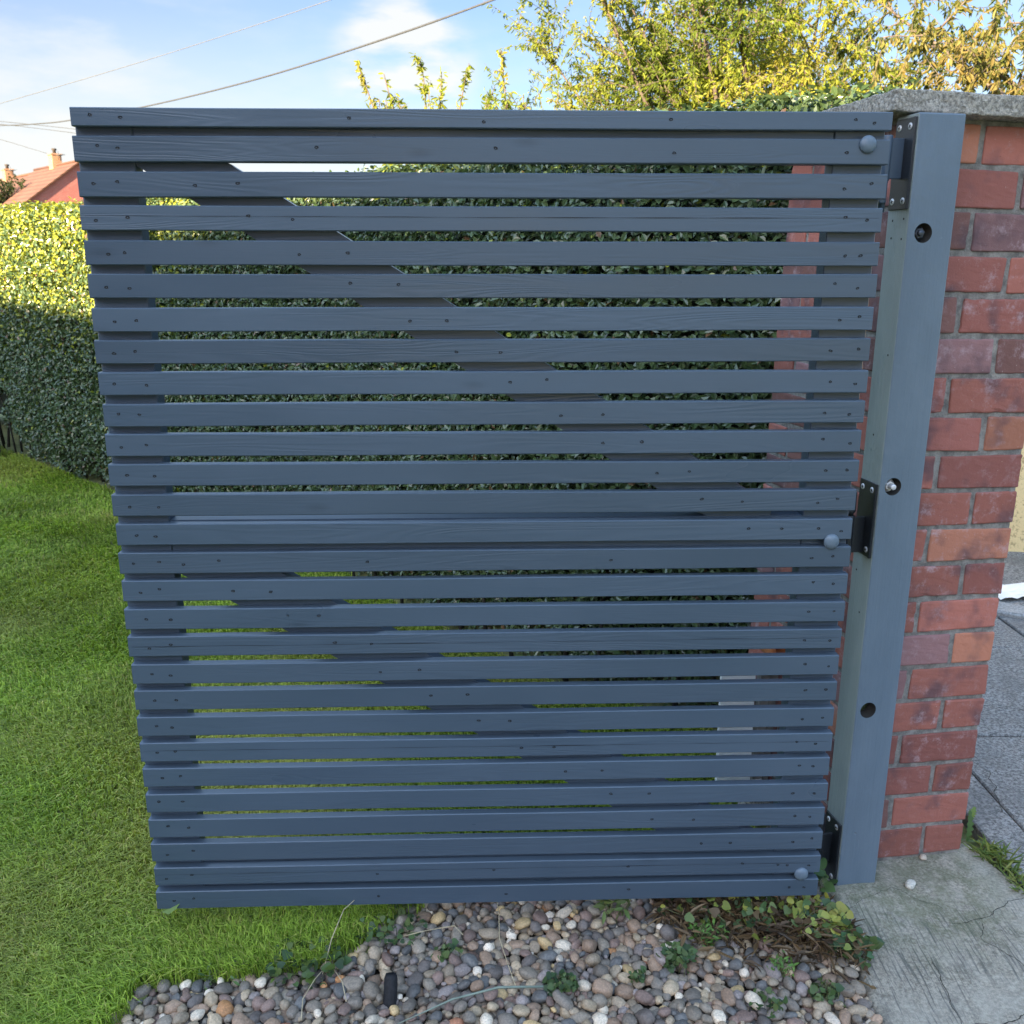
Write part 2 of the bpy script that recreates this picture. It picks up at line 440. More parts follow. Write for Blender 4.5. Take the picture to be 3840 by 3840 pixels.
apron = bulk('concrete_apron', np.array(vs), qs, np.zeros((0, 3), int), m_apron, smooth=True); tag(apron, kind='structure')
def crack_ribbon(mb, pts, wdt, z, seed, step=.006):
    """a ragged narrow crack following the given line"""
    P = [Vector((p[0], p[1], 0)) for p in pts]; out = []
    for a, b in zip(P[:-1], P[1:]):
        n = max(2, int((b-a).length/step))
        for k in range(n): out.append(a.lerp(b, k/n))
    out.append(P[-1]); L = []
    for i, p in enumerate(out):
        d = (out[min(i+1, len(out)-1)]-out[max(i-1, 0)]).normalized(); nrm = Vector((-d.y, d.x, 0))
        c = p+nrm*(.010*mnoise.noise(Vector((i*.17, seed, 0)))+.003*mnoise.noise(Vector((i*.9, seed, 3))))
        wv = wdt*(.25+.6*abs(mnoise.noise(Vector((i*.33, seed, 7)))))
        L.append((c-nrm*wv, c+nrm*wv))
    zf = z if callable(z) else (lambda x, y: z)
    for (a, b), (c, d) in zip(L[:-1], L[1:]):
        mb.poly([(q.x, q.y, zf(q.x, q.y)) for q in (a, b, d, c)])
def apz(x, y):
    d2 = ((x-.72)/.10)**2+((y-1.70)/.055)**2
    return -.012-.006*max(0, (1.85-y)/.5)+.012*math.exp(-d2)+.0025*mnoise.noise(Vector((x*7, y*7, 0)))+.0006
mb = MB()
crack_ribbon(mb, [(.80, 1.715), (.866, 1.67), (.885, 1.655)], .0012, apz, 1)
crack_ribbon(mb, [(.885, 1.612), (.949, 1.625), (1.0, 1.66), (1.08, 1.70)], .0016, apz, 2)
crack_ribbon(mb, [(.947, 1.615), (.925, 1.571), (.96, 1.52), (.975, 1.47), (1.0, 1.35)], .0016, apz, 3)
crack_ribbon(mb, [(.80, 1.51), (.80, 1.46), (.787, 1.40), (.79, 1.3), (.8, 1.15)], .0016, apz, 4)
crack_ribbon(mb, [(.80, 1.352), (.86, 1.357), (.92, 1.385), (1.0, 1.40)], .002, apz, 5)
crack_ribbon(mb, [(.69, 1.648), (.725, 1.672), (.765, 1.688), (.80, 1.715)], .0009, apz, 6)
o = mb.build('crack', m_crack, apron)

mb = MB()
for xi in range(-1, 7):
    for yi in range(-2, 4):
        x0, y0 = 1.21+.63*(xi-1)+.015*(yi % 2), 2.415+.635*(yi-1)
        x1, y1 = x0+.63, y0+.635
        if x0 < 1.0: x0 = max(x0, 1.10)
        if x1 < 1.12 or y0 < .4: continue
        dz = random.uniform(-.006, .0)
        mb.box((x0+.004, y0+.004, -.07), (x1-.004, y1-.004, -.022+dz), .004)
o = mb.build('pavement', m_paving); tag(o, kind='structure')
mb = MB(); crack_ribbon(mb, [(1.19, 2.02), (1.25, 2.21), (1.20, 2.36)], .0025, -.0215, 8); crack_ribbon(mb, [(1.3, 2.62), (1.6, 2.55), (1.9, 2.7)], .003, -.0215, 9)
mb.build('crack', m_crack, o)
mb = MB(); mb.box((1.2, 3.33, -.055), (7, 3.45, -.005), .008, M=Matrix.Translation((1.9, 3.4, 0)) @ Matrix.Rotation(-.55, 4, 'Z') @ Matrix.Translation((-1.9, -3.4, 0)))
o = mb.build('kerb', plain('pale_kerb_concrete', (.30, .30, .29), .9, 0, .3, 120, .4)); tag(o, kind='structure')
sheet('road', [(1.05, 3.68), (12, 3.68), (12, 16), (1.05, 16)], -.03, m_tar)

# ------------------------------------------------------------------ the gate
GX, GY, GYAW, DZ, GW = -.6811, 1.5634, 2.0013, .0047, 1.2883
ZT = [1.4887, 1.4479, 1.3953, 1.3438, 1.2908, 1.2389, 1.1857, 1.1338, 1.0811, 1.0287, .9776, .9252, .8725, .8201, .7681, .717, .6639, .6116, .5587, .5069, .4543, .4022, .3503, .2962, .2433, .1906, .1378, .0856]
T = .018
gate = empty('slatted_gate', (GX, GY, 0), R(GYAW), -DZ/GW)
tag(gate, 'blue-grey painted timber gate of 28 horizontal slats hung open beside the brick pillar', 'gate')
def brace_u(which, z):
    if which == 1: return ((z-1.4606)/-.6246+(z-1.5543)/-.6226)/2
    return ((z-.7839)/-.616+(z-.8937)/-.6206)/2
for i, zt in enumerate(ZT):
    h = .0278 if i == 0 else .03825
    mb = MB()
    b = bmesh.new(); nseg = 24
    # slightly bowed bevelled board
    prof = [(0, .0015), (0, h-.0015), (.0015, h), (T-.0015, h), (T, h-.0015), (T, .0015), (T-.0015, 0), (.0015, 0)]
    e0, e1 = random.uniform(-.0012, .0012), GW+random.uniform(-.0012, .0018)
    ph = random.uniform(0, 6); am = random.uniform(-.0006, .0006); rings = []
    for k in range(nseg+1):
        u = e0+(e1-e0)*k/nseg
        dz_ = am*math.sin(u*2.3+ph)+.0003*math.sin(u*9+ph*2)
        rings.append([b.verts.new((u, y_, zt-h+z_+dz_)) for y_, z_ in prof])
    for A, B in zip(rings[:-1], rings[1:]):
        for k in range(8): b.faces.new((A[k], B[k], B[(k+1) % 8], A[(k+1) % 8]))
    b.faces.new(rings[0]); b.faces.new(rings[-1][::-1])
    mb.merge(b)
    zc = zt-h/2
    us = [.030+random.uniform(-.008, .008), .068+random.uniform(-.01, .012), GW-.062+random.uniform(-.008, .008), GW-.024+random.uniform(-.008, .006)]
    for wh in (1, 2):
        ub = brace_u(wh, zc)
        if .12 < ub < GW-.12 and ((wh == 1 and .80 < zc < 1.40) or (wh == 2 and .09 < zc < .76)):
            us += [ub-.034+random.uniform(-.008, .008), ub+.034+random.uniform(-.008, .008)]
    if i in (0, 1, 26, 27): us += [.40+random.uniform(-.03, .03), .655+random.uniform(-.02, .02), .94+random.uniform(-.03, .03)]
    if i == 14: us += [.43, .86]
    if i == 1: us = [q for q in us if q < GW-.04]
    for u in us:
        v = zc+random.uniform(-.004, .005); k = random.randint(6, 9)
        rr = [random.uniform(.0019, .0036) for _ in range(k)]
        ctr = mb.bm.verts.new((u, .0002, v))
        ring = [mb.bm.verts.new((u+1.25*rr[q]*math.cos(6.283*q/k), -.0005, v+.85*rr[q]*math.sin(6.283*q/k))) for q in range(k)]
        fs = [mb.bm.faces.new((ctr, ring[q], ring[(q+1) % k])) for q in range(k)]
        mb._fin(fs, 1, (1, 1, 1, 1))
    if i in (3, 17, 21, 26):          # a long drying check along the board
        fr_ = {3: .60, 17: .55, 21: .58, 26: .62}[i]; L_ = []
        for k in range(60):
            u = .006+(GW-.012)*k/59; zz = zt-h+h*fr_+.0011*math.sin(u*2.1+i)+.0006*mnoise.noise(Vector((u*9, i, 0)))
            hw = .00042*(.3+abs(mnoise.noise(Vector((u*7, i, 4))))*1.8)
            L_.append((u, zz-hw, zz+hw))
        for a_, b_ in zip(L_[:-1], L_[1:]): mb.poly([(a_[0], -.0011, a_[1]), (b_[0], -.0011, b_[1]), (b_[0], -.0011, b_[2]), (a_[0], -.0011, a_[2])], 1)
    mb.build('slat', [m_slat, m_hole], gate)
SB = .036
def gpart(name, lo, hi, mat=m_frame, bev=.0015): return MB().box(lo, hi, bev).build(name, mat, gate)
gpart('stile', (-.0012, T+.0002, .05), (.0868, T+SB, 1.478))
gpart('stile', (1.2048, T+.0002, .055), (1.287, T+SB, 1.478))
gpart('rail', (.0873, T+.0004, 1.4125), (1.2043, T+SB-.002, 1.476))
gpart('rail', (.0873, T+.0004, .735), (1.2043, T+SB-.002, .822))
gpart('rail', (.0873, T+.0004, .058), (1.2043, T+SB-.002, .145))
def brace(pL, pR, zlo, zhi, uends):
    # parallelogram in the gate plane, cut square against rails and stiles
    (a, b), (c, d) = pL, pR
    low = lambda u: a*u+b
    hi_ = lambda u: c*u+d
    us = np.linspace(uends[0], uends[1], 40); P = []
    top = [(u, min(hi_(u), zhi)) for u in us]; bot = [(u, max(low(u), zlo)) for u in us]
    keep = [k for k in range(40) if top[k][1]-bot[k][1] > .002]
    top = [top[k] for k in keep]; bot = [bot[k] for k in keep]
    mb = MB(); y0, y1 = T+.0006, T+SB-.004
    for k in range(len(top)-1):
        (u0, t0), (u1, t1) = top[k], top[k+1]; b0_, b1_ = bot[k][1], bot[k+1][1]
        mb.poly([(u0, y0, b0_), (u1, y0, b1_), (u1, y0, t1), (u0, y0, t0)])
        mb.poly([(u0, y1, b0_), (u0, y1, t0), (u1, y1, t1), (u1, y1, b1_)])
        mb.poly([(u0, y0, t0), (u1, y0, t1), (u1, y1, t1), (u0, y1, t0)])
        mb.poly([(u0, y0, b0_), (u0, y1, b0_), (u1, y1, b1_), (u1, y0, b1_)])
    for k in (0, -1):
        u, t = top[k]; bb = bot[k][1]; mb.poly([(u, y0, bb), (u, y0, t), (u, y1, t), (u, y1, bb)])
    bmesh.ops.remove_doubles(mb.bm, verts=mb.bm.verts[:], dist=1e-5)
    return mb.build('brace', m_frame, gate)
brace((-.6246, 1.4606), (-.6226, 1.5543),   .8225, 1.4120, (.0885, 1.2035))
brace((-.616, .7839), (-.6206, .8937), .1455, .7345, (.0885, 1.2035))
# dome headed coach bolts of the hinge straps, and the straps behind the frame
dome = [(.0136, .0), (.0139, .0012), (.0130, .0034), (.0105, .0056), (.0065, .0070), (.003, .0075), (0, .0076)]
Rx = Matrix.Rotation(R(90), 4, 'X')
for u, v in ((1.2529, 1.4404), (1.2527, .7786), (1.2533, .0982)):
    MB().lathe(dome, Matrix.Translation((u, -.0004, v)) @ Rx, 28).build('bolt_head', m_post, gate)
AX, AY = 1.3325, .1285
HZ = [(1.378, 1), (.818, 0), (.128, 0)]
for z_, top in HZ:
    mb = MB()
    mb.box((1.10, T+SB+.0005, z_-.019), (1.290, T+SB+.0055, z_+.019), .001)
    p0, p1 = Vector((1.290, T+SB+.003, z_)), Vector((AX-.004, AY-.010, z_))
    an = math.atan2(p1.y-p0.y, p1.x-p0.x); Lb = (p1-p0).length
    mb.box((-.003, -.0025, -.018), (Lb, .0025, .018), .001, M=Matrix.Translation(p0) @ Matrix.Rotation(an, 4, 'Z'))
    mb.lathe([(0, -.020), (.0110, -.020), (.0115, -.018), (.0115, .018), (.0110, .020), (0, .020)], Matrix.Translation((AX, AY, z_)), 22)
    mb.build('hinge_strap', m_frame if top else m_hinge, gate)

# ------------------------------------------------------------------ brick pillar and post (shared frame)
PY = R(10.5)
pillar = empty('brick_pillar', (1.006, 1.844, 0), PY, R(.9))
tag(pillar, 'red brick gate pillar with rough concrete coping beside the gate', 'pillar')
W_, D_, h_, s_, j_ = .339, .435, .091, .180, .0115
A_ = [((-.2805, -h_-j_), (0, h_)), ((-W_, -.292), (0, h_)), ((-h_, 0), (0, s_)), ((-h_, 0), (s_+j_, D_-h_-j_)), ((-s_, 0), (D_-h_, D_)), ((-W_, -W_+h_), (D_-s_, D_)), ((-W_, -W_+h_), (h_+j_, D_-s_-j_))]
B_ = [((-s_, 0), (0, h_)), ((-W_, -s_-j_), (0, h_)), ((-W_, -W_+h_), (h_+j_, D_-h_-j_)), ((-W_, -W_+s_), (D_-h_, D_)), ((-h_, 0), (D_-s_, D_)), ((-h_, 0), (h_+j_, D_-s_-j_))]
mb = MB(); rb = random.Random(4)
for k in range(20):
    z0, z1 = -.004+.0757*k, -.004+.0757*k+.0655
    for (xa, xb), (ya, yb) in (A_ if k % 2 == 0 else B_):
        t = rb.random()
        if t < .48: c = (.335, .118, .088)
        elif t < .68: c = (.28, .098, .078)
        elif t < .82: c = (.225, .118, .118)
        elif t < .92: c = (.19, .088, .075)
        else: c = (.40, .16, .10)
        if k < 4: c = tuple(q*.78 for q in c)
        v = rb.uniform(.82, 1.3)
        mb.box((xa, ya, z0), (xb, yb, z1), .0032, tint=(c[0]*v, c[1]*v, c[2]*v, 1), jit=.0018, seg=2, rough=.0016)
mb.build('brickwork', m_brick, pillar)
MB().box((-W_+.0035, .0035, -.03), (-.0035, D_-.0035, 1.5075), 0).build('mortar', m_mortar, pillar)
# coping: a rough concrete slab
b = bmesh.new(); bmesh.ops.create_cube(b, size=1)
lo, hi = (-.392, -.042, 1.5085), (.045, D_+.045, 1.5445)
for v in b.verts: v.co = Vector([(lo[i]+hi[i])/2+v.co[i]*(hi[i]-lo[i]) for i in range(3)])
bmesh.ops.bevel(b, geom=b.edges[:], offset=.003, segments=2, profile=.5, affect='EDGES')
bmesh.ops.subdivide_edges(b, edges=[e for e in b.edges if e.calc_length() > .1], cuts=60, use_grid_fill=True)
bmesh.ops.subdivide_edges(b, edges=[e for e in b.edges if e.calc_length() > .02], cuts=5, use_grid_fill=True)
b.normal_update()
for v in b.verts:
    v.co += v.normal*(.0022*mnoise.noise(v.co*60)+.0016*mnoise.noise(v.co*170))
mb = MB(); mb.merge(b); mb.build('coping', m_coping, pillar)

post = empty('gate_post', (1.008, 1.843, 0), PY)
tag(post, 'square blue-grey painted timber hanging post bolted to the brick pillar', 'post')
U0, U1, YF = -.3395, -.2510, -.068
b = bmesh.new(); bmesh.ops.create_cube(b, size=1)
lo, hi = (U0, YF, -.06), (U1, -.0012, 1.5095)
for v in b.verts: v.co = Vector([(lo[i]+hi[i])/2+v.co[i]*(hi[i]-lo[i]) for i in range(3)])
bmesh.ops.bevel(b, geom=b.edges[:], offset=.0028, segments=2, profile=.5, affect='EDGES')
me = bpy.data.meshes.new('post_body'); b.to_mesh(me); b.free()
body = bpy.data.objects.new('post_body', me); C.objects.link(body)
HOLES = [(-.312+.004, 1.313), (-.318+.006, .857), (-.318+.006, .398)]
cut = MB()
for u, z_ in HOLES: cut.lathe([(0, 0), (.0168, 0), (.0168, .05), (0, .05)], Matrix.Translation((u, YF+(.017 if z_ > .5 else .034), z_)) @ Rx, 32)
cut.lathe([(0, 0), (.0028, 0), (.0028, .02), (0, .02)], Matrix.Translation((-.310, YF+.012, .118)) @ Rx, 10)
for u, z_ in ((0, 0),): pass
cutter = cut.build('cutter', [])
md = body.modifiers.new('holes', 'BOOLEAN'); md.operation = 'DIFFERENCE'; md.object = cutter; md.solver = 'EXACT'
dg = bpy.context.evaluated_depsgraph_get()
me2 = bpy.data.meshes.new_from_object(body.evaluated_get(dg))
bpy.data.objects.remove(body); bpy.data.objects.remove(cutter)
m_old = post_paint('old_grey_green_paint', (.21, .25, .245), (.26, .305, .295), .45)
m_bore_shade = plain('dark_bore_shade', (.018, .017, .015), .9)  # near-black inside the bolt holes, painted in for their shade
body = link('post_body', me2, [m_post, m_old, m_bore_shade], post)
for p_ in me2.polygons:
    if p_.normal.x < -.9 and p_.center.x < U0+.004: p_.material_index = 1
    if any((p_.center.x-u)**2+(p_.center.z-z_)**2 < .0172**2 for u, z_ in HOLES) and p_.center.y > YF+.0005 and p_.center.y < -.004: p_.material_index = 2
m_moss = plain('moss_in_hole', (.03, .04, .012), .95, 0, .5, 300, .6)
for q, (u, z_) in enumerate(HOLES):
    if q < 2:
        mb = MB()
        M0 = Matrix.Translation((u-.002, YF+.0168, z_)) @ Rx
        mb.lathe([(0, 0), (.0132, 0), (.0132, .0015), (0, .0015)], M0, 24)
        mb.lathe([(0, .002), (.0098, .002), (.0098, .0095), (.0085, .0105), (.0, .0105)], M0 @ Matrix.Rotation(.35*q+.2, 4, 'Z'), 6, smooth=False)
        mb.lathe([(0, .0105), (.0055, .0105), (.0055, .022 if q else .014), (.0045, .0235 if q else .015), (0, .0235 if q else .015)], M0, 16)
        mb.build('bolt', m_zinc if q else plain('dull_bolt_steel', (.07, .08, .10), .4, .6), post)
    else:
        MB().lathe([(0, 0), (.0160, 0), (.0160, .004), (.008, .0075), (0, .006)], Matrix.Translation((u, YF+.0338, z_)) @ Rx @ Matrix.Scale(1.6, 4, (0, 0, 1)), 14).build('moss', m_moss, post)
# screw dents left from an older hinge on the left face, just below the top plate
def left_face(mb, yb, z_, r):
    k = 8
    ring = [mb.bm.verts.new((U0-.0004, yb+r*math.cos(6.283*q/k), z_+r*math.sin(6.283*q/k))) for q in range(k)]
    mb._fin([mb.bm.faces.new(ring)], 0, (1, 1, 1, 1))
for yb, z_ in ((-.054, 1.337), (-.02, 1.335), (-.053, 1.303), (-.021, 1.305), (-.05, 1.10), (-.03, .95), (-.02, .68), (-.045, .60)):
    mb = MB(); left_face(mb, yb, z_, .0021); mb.build('screw_hole', m_slot, post)
# hinge plates on the left face
m_scr = m_zinc
for zc, hh, up in ((1.428, .075, False), (.789, .0725, True), (.066, .0725, True)):
    mb = MB(); y0, y1 = -.0655, -.006
    mb.box((U0-.0035, y0, zc-hh), (U0-.0004, y1, zc+hh), .0009)
    # folded front lip and the pintle bracket
    mb.box((U0-.0055, y0-.0004, zc-hh), (U0-.0036, y0+.006, zc+hh), .0007)
    plate = mb.build('hinge_plate', m_hinge, post)
    for yy in (-.050, -.018):
        for zz in (zc-hh+.014, zc+hh-.014):
            s_mb = MB()
            Ms = Matrix.Translation((U0-.0035, yy, zz)) @ Matrix.Rotation(R(-90), 4, 'Y')
            s_mb.lathe([(.0058, .0), (.0058, .0009), (.0020, .0012), (0, .0012)], Ms, 16)
            a_ = random.uniform(0, 1.5)
            for q in (0, 1):
                s_mb.box((-.0030, -.0008, .0012), (.0030, .0008, .0016+.0001*q), 0, 1, Ms @ Matrix.Rotation(a_+q*R(90), 4, 'Z'))
            s_mb.build('screw', [m_scr, m_slot], plate)
    # pintle: welded block, pin and collar beside the plate
    ax = Vector((-.3745, -.036, 0))
    zx = {1.428: 1.378, .789: .818, .066: .128}[zc]
    zb0, zb1 = (zx-.026-.075, zx-.022) if up else (zx+.022, zx+.022+.075)
    mb = MB()
    mb.lathe([(0, zb0), (.0080, zb0), (.0085, zb0+.002), (.0085, zb1-.002), (.0080, zb1), (0, zb1)], Matrix.Translation((ax.x, ax.y, 0)), 20)
    mb.lathe([(0, zx-.03), (.006, zx-.03), (.006, zx+.03), (0, zx+.03)], Matrix.Translation((ax.x, ax.y, 0)), 14)
    mb.box((ax.x, ax.y-.001, zb0+.004), (U0-.0030, ax.y+.005, zb1-.004), .001)
    mb.build('hinge_pin', m_hinge if up else m_frame, post)

# ------------------------------------------------------------------ things behind the gate, right of the lawn
m_white = plain('white_plastic', (.90, .90, .88), .4, 0, .04, 20)
o = MB().box((-.040, -.006, 0), (.044, .006, .31), .002).build('white_board', m_white)
o.location = (.530, 2.02, .055); o.rotation_euler = (R(-7), R(1.5), R(6))
tag(o, 'white plastic board standing upright behind the gate next to the grey planks', 'board')
m_grey = plain('weathered_grey_timber', (.20, .185, .165), .85, 0, .3, 30, .4)
plk = empty('plank_stack', (.615, 2.05, -.01), R(14))
tag(plk, 'weathered grey planks leaning upright on the pillar behind the gate', 'planks')
for k, (x, hgt) in enumerate(((-.022, .37), (.005, .35), (.032, .39))):
    MB().box((x-.0125, -.01+.002*k, 0), (x+.0125, .01+.002*k, hgt), .0015).build('plank', m_grey, plk)
o = MB().box((0, 0, 0), (.06, .05, .10), .006).build('concrete_block', m_coping)
o.location = (.545, 1.93, -.012); o.rotation_euler = (0, 0, R(12)); tag(o, 'small broken pale concrete block on the ground under the white board', 'block')
m_terra = plain('orange_terracotta', (.48, .17, .06), .8, 0, .2, 60, .3)
mb = MB(); mb.lathe([(.014, 0), (.026, 0), (.027, .002), (.027, .07), (.026, .072), (.014, .072), (.014, 0)], Matrix.Identity(4), 26)
o = mb.build('clay_pipe', m_terra); o.location = (.600, 2.045, .408); o.rotation_euler = (R(82), 0, R(8)); 
tag(o, 'short orange clay pipe lying on top of the grey planks behind the gate', 'pipe')

# ------------------------------------------------------------------ hedge
def polylen(P):
    P = np.array(P, float); d = np.linalg.norm(np.diff(P, axis=0), axis=1); return P, d, np.concatenate([[0], np.cumsum(d)])
HP, HD, HS = polylen(HEDGE)
def hedge_at(s):
    x = np.interp(s, HS, HP[:, 0]); y = np.interp(s, HS, HP[:, 1])
    e = .15; x2 = np.interp(s+e, HS, HP[:, 0]); y2 = np.interp(s+e, HS, HP[:, 1]); x1 = np.interp(s-e, HS, HP[:, 0]); y1 = np.interp(s-e, HS, HP[:, 1])
    t = unit(np.stack([x2-x1, y2-y1], -1)); n = np.stack([t[:, 1], -t[:, 0]], -1)   # n points out to the lawn
    return np.stack([x, y], -1), t, -n*np.sign((n*np.array([.6, .7])).sum(-1, keepdims=True))
def hedge_h(s):
    return np.interp(s, [0, 1.9, 3.6, 5.6, 6.4, 7.0, 7.55, 7.75, 8.2], [1.585, 1.565, 1.535, 1.55, 1.55, 1.57, 1.615, 1.628, 1.635])
hedge = empty('privet_hedge', (HEDGE[3][0], HEDGE[3][1], 0))
tag(hedge, 'clipped dark green privet hedge bordering the lawn behind the gate', 'hedge')
off = np.array([HEDGE[3][0], HEDGE[3][1], 0])
Lh = HS[-1]
def hedge_leaves(N, s0, s1, ln):
    s = rng.uniform(s0, s1, N); P, t, n = hedge_at(s); H = hedge_h(s)
    top = rng.random(N) < .17
    z = np.where(top, H, rng.random(N)**.9*H)
    dep = np.where(top, rng.uniform(0, .7, N), 0)
    wob = 0.022*(vnoise(np.stack([s*5, z*5], -1), 3)-.5)+.04*(vnoise(np.stack([s*1.3, z*1.3], -1), 5)-.5)
    foot = np.clip((.30-z)/.30, 0, 1)
    depth = np.where(top, 0, rng.random(N)**1.5*.085)+wob+foot*.10*vnoise(np.stack([s*4, z*3], -1), 9)
    pos = np.zeros((N, 3)); pos[:, :2] = P-n*(depth+dep)[:, None]; pos[:, 2] = z+np.where(top, rng.normal(0, .012, N)+.02*(vnoise(np.stack([s*9, dep*9], -1), 8)-.5), 0)
    # round the top edge
    edge = (H-z < .05) & ~top; pos[edge, :2] -= n[edge]*((.05-(H-z)[edge])*.5)[:, None]
    hole = (s > .6) & (s < 2.12+.1*np.sin(z*20)) & (z < .43+.05*np.sin(s*9))
    keep = ~((z < .16) & (rng.random(N) < .55) & (vnoise(np.stack([s*6, z*0], -1), 12) > .35)) & ~hole
    out = np.concatenate([n, np.zeros((N, 1))], 1); out[top] = (0, 0, 1)
    nr_ = unit(out*1.0+np.array([0, 0, .55])+rng.normal(0, .55, (N, 3)))
    ax = unit(rng.normal(0, 1, (N, 3))+np.array([0, 0, .45])+out*.35)
    ax = unit(ax-nr_*(ax*nr_).sum(-1, keepdims=True)*.8)
    L = ln*rng.uniform(.65, 1.3, N)
    g = rng.random(N)[:, None]
    base = np.array([.045, .085, .032])*(1-g)+np.array([.105, .155, .060])*g
    young = (rng.random(N) < np.clip((z/H-.40)*1.1, .03, .7)*np.clip((5.2-s)/1.6, .06, 1))[:, None]  # yellow new growth, plus sunlight painted on the upper left stretch
    base = np.where(young, np.array([.25, .28, .030])*(.7+.6*g), base)
    dead = (rng.random(N) < .02)[:, None]; base = np.where(dead, np.array([.17, .10, .05]), base)
    k = keep
    V, Q = leaves(pos[k]-off, ax[k], nr_[k], L[k], L[k]*rng.uniform(.48, .66, k.sum()), .18)
    return V, Q, np.repeat(base[k], 2, 0)
V1, Q1, T1 = hedge_leaves(105000, 0, 4.4, .0245)
V2, Q2, T2 = hedge_leaves(100000, 4.2, Lh, .0225)
bulk('foliage', np.concatenate([V1, V2]), np.concatenate([Q1, Q2+len(V1)]), np.zeros((0, 3), int), m_hedge, hedge, np.concatenate([T1, T2]))
# dark core added to block light through the hedge, and stems
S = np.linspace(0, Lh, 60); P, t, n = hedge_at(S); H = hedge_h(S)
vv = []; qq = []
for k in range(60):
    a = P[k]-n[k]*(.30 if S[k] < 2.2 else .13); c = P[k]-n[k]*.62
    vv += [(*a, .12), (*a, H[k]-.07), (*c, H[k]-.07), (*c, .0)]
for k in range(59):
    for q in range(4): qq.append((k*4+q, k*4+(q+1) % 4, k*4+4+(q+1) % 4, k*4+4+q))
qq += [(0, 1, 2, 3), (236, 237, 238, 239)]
bulk('light_block_core', np.array(vv)-off, qq, np.zeros((0, 3), int), m_core, hedge)
mb = MB()
for s in np.arange(.1, Lh, .13):
    (p,), (t_,), (n_,) = [q for q in hedge_at(np.array([s]))]
    q = p-n_*random.uniform(.03, .14)
    mb.tube([(q[0]-off[0], q[1]-off[1], -.02), (q[0]-off[0]+random.uniform(-.04, .04), q[1]-off[1]+random.uniform(-.04, .04), .2), (q[0]-off[0]+random.uniform(-.07, .07), q[1]-off[1]+random.uniform(-.03, .07), .45)], [random.uniform(.006, .012), .006, .004], 5)
mb.build('stem', m_twig, hedge)

# old wooden edging at the left foot of the hedge
wd = empty('timber_edging', (-3.46, 6.20, -.01), R(-42))
tag(wd, 'old broken timber rail and stakes at the foot of the hedge, far left', 'edging')
m_oldwood = plain('old_brown_wood', (.13, .10, .075), .9, 0, .4, 25, .5)
m_cut = plain('pale_cut_wood', (.36, .28, .21), .85, 0, .2, 40, .3)
for x, hh in ((-.42, .36), (-.13, .36), (.02, .30)): MB().box((x-.02, -.02, 0), (x+.02, .02, hh), .003).build('stake', m_oldwood, wd)
MB().box((-.60, -.045, .32), (.06, -.021, .365), .003).build('rail', m_oldwood, wd)
MB().tube([(-.6, -.05, .145), (-.2, -.052, .16), (.03, -.06, .175)], [.022, .02, .02], 9).build('rail', m_cut, wd)
MB().box((.0, -.08, .04), (.10, -.022, .145), .004, M=Matrix.Rotation(R(8), 4, 'Y')).build('offcut', m_cut, wd)

# ------------------------------------------------------------------ lawn grass
def in_lawn(p):
    x, y = p[:, 0], p[:, 1]
    bx = np.interp(y, [b[1] for b in BORD], [b[0] for b in BORD])
    bx = bx+.07*(vnoise(p*14, 21)-.5)+.035*(vnoise(p*60, 22)-.5)-.03*rng.random(len(p))**2
    ok = (y < 1.73) & (x < bx) | (y >= 1.73) & (x < .56)
    hy = np.interp(x, HP[:, 0], HP[:, 1])
    return ok & (y < hy+.05)
def grass(N, y0, y1, ln, wd):
    yy = np.linspace(y0, y1, 400); wgt = (1.5+.72*yy)*yy**-1.75; cdf = np.cumsum(wgt)/wgt.sum()
    y = np.interp(rng.random(N), cdf, yy); x = -(.9+.72*y)+(.9+.72*y+.6)*rng.random(N)
    p = np.stack([x, y], -1); p = p[in_lawn(p)]
    wd = wd*p[:, 1]; ln = ln*(1+.05*(p[:, 1]-1.5))
    n = len(p); L = ln*rng.uniform(.55, 1.35, n)*(.75+.5*vnoise(p*5, 2))
    bx = np.interp(p[:, 1], [b[1] for b in BORD], [b[0] for b in BORD]); edge = (p[:, 1] < 1.8) & (p[:, 0] > bx-.16)
    L = np.where(edge, L*1.12, L)
    flow = 6.28*vnoise(p*2.3, 6); a = flow+rng.normal(0, .9, n)
    lean = rng.uniform(.25, 1.0, n)
    d = np.stack([np.cos(a), np.sin(a), np.zeros(n)], -1); sd = np.stack([-np.sin(a), np.cos(a), np.zeros(n)], -1)
    b = np.zeros((n, 3)); b[:, :2] = p; b[:, 2] = -.014
    w2 = (wd*rng.uniform(.6, 1.3, n))[:, None]; up = np.array([0, 0, 1.])
    m1 = b+(up*.62+d*.30*lean[:, None])*L[:, None]; tip = b+(up*(.95-.45*lean[:, None])+d*.95*lean[:, None])*L[:, None]
    V = np.stack([b-sd*w2, b+sd*w2, m1+sd*w2*.8, m1-sd*w2*.8, tip], 1).reshape(-1, 3)
    k = (np.arange(n)*5)[:, None]
    Q = k+np.array([[0, 1, 2, 3]]); Tt = k+np.array([[3, 2, 4]])
    f = np.clip(.15+1.1*(vnoise(p*1.9, 31)*.55+vnoise(p*6, 33)*.35+vnoise(p*17, 34)*.25-.32), 0, 1)
    # thin straw coloured patches across the lawn
    pr = np.clip((vnoise(p*np.array([1.6, 2.6])+7, 41)-.5)*2.6, 0, 1)
    g = rng.random(n)
    c = np.array([.12, .20, .024])*(1-g[:, None])+np.array([.45, .57, .09])*g[:, None]
    yel = np.array([.52, .45, .16])
    mixv = np.clip(pr*.48+(rng.random(n) < .10)*.6, 0, 1)[:, None]
    c = c*(1-mixv)+yel*mixv*(.7+.5*g[:, None])
    c = c*(.75+.5*f[:, None])
    return V, Q, Tt, c
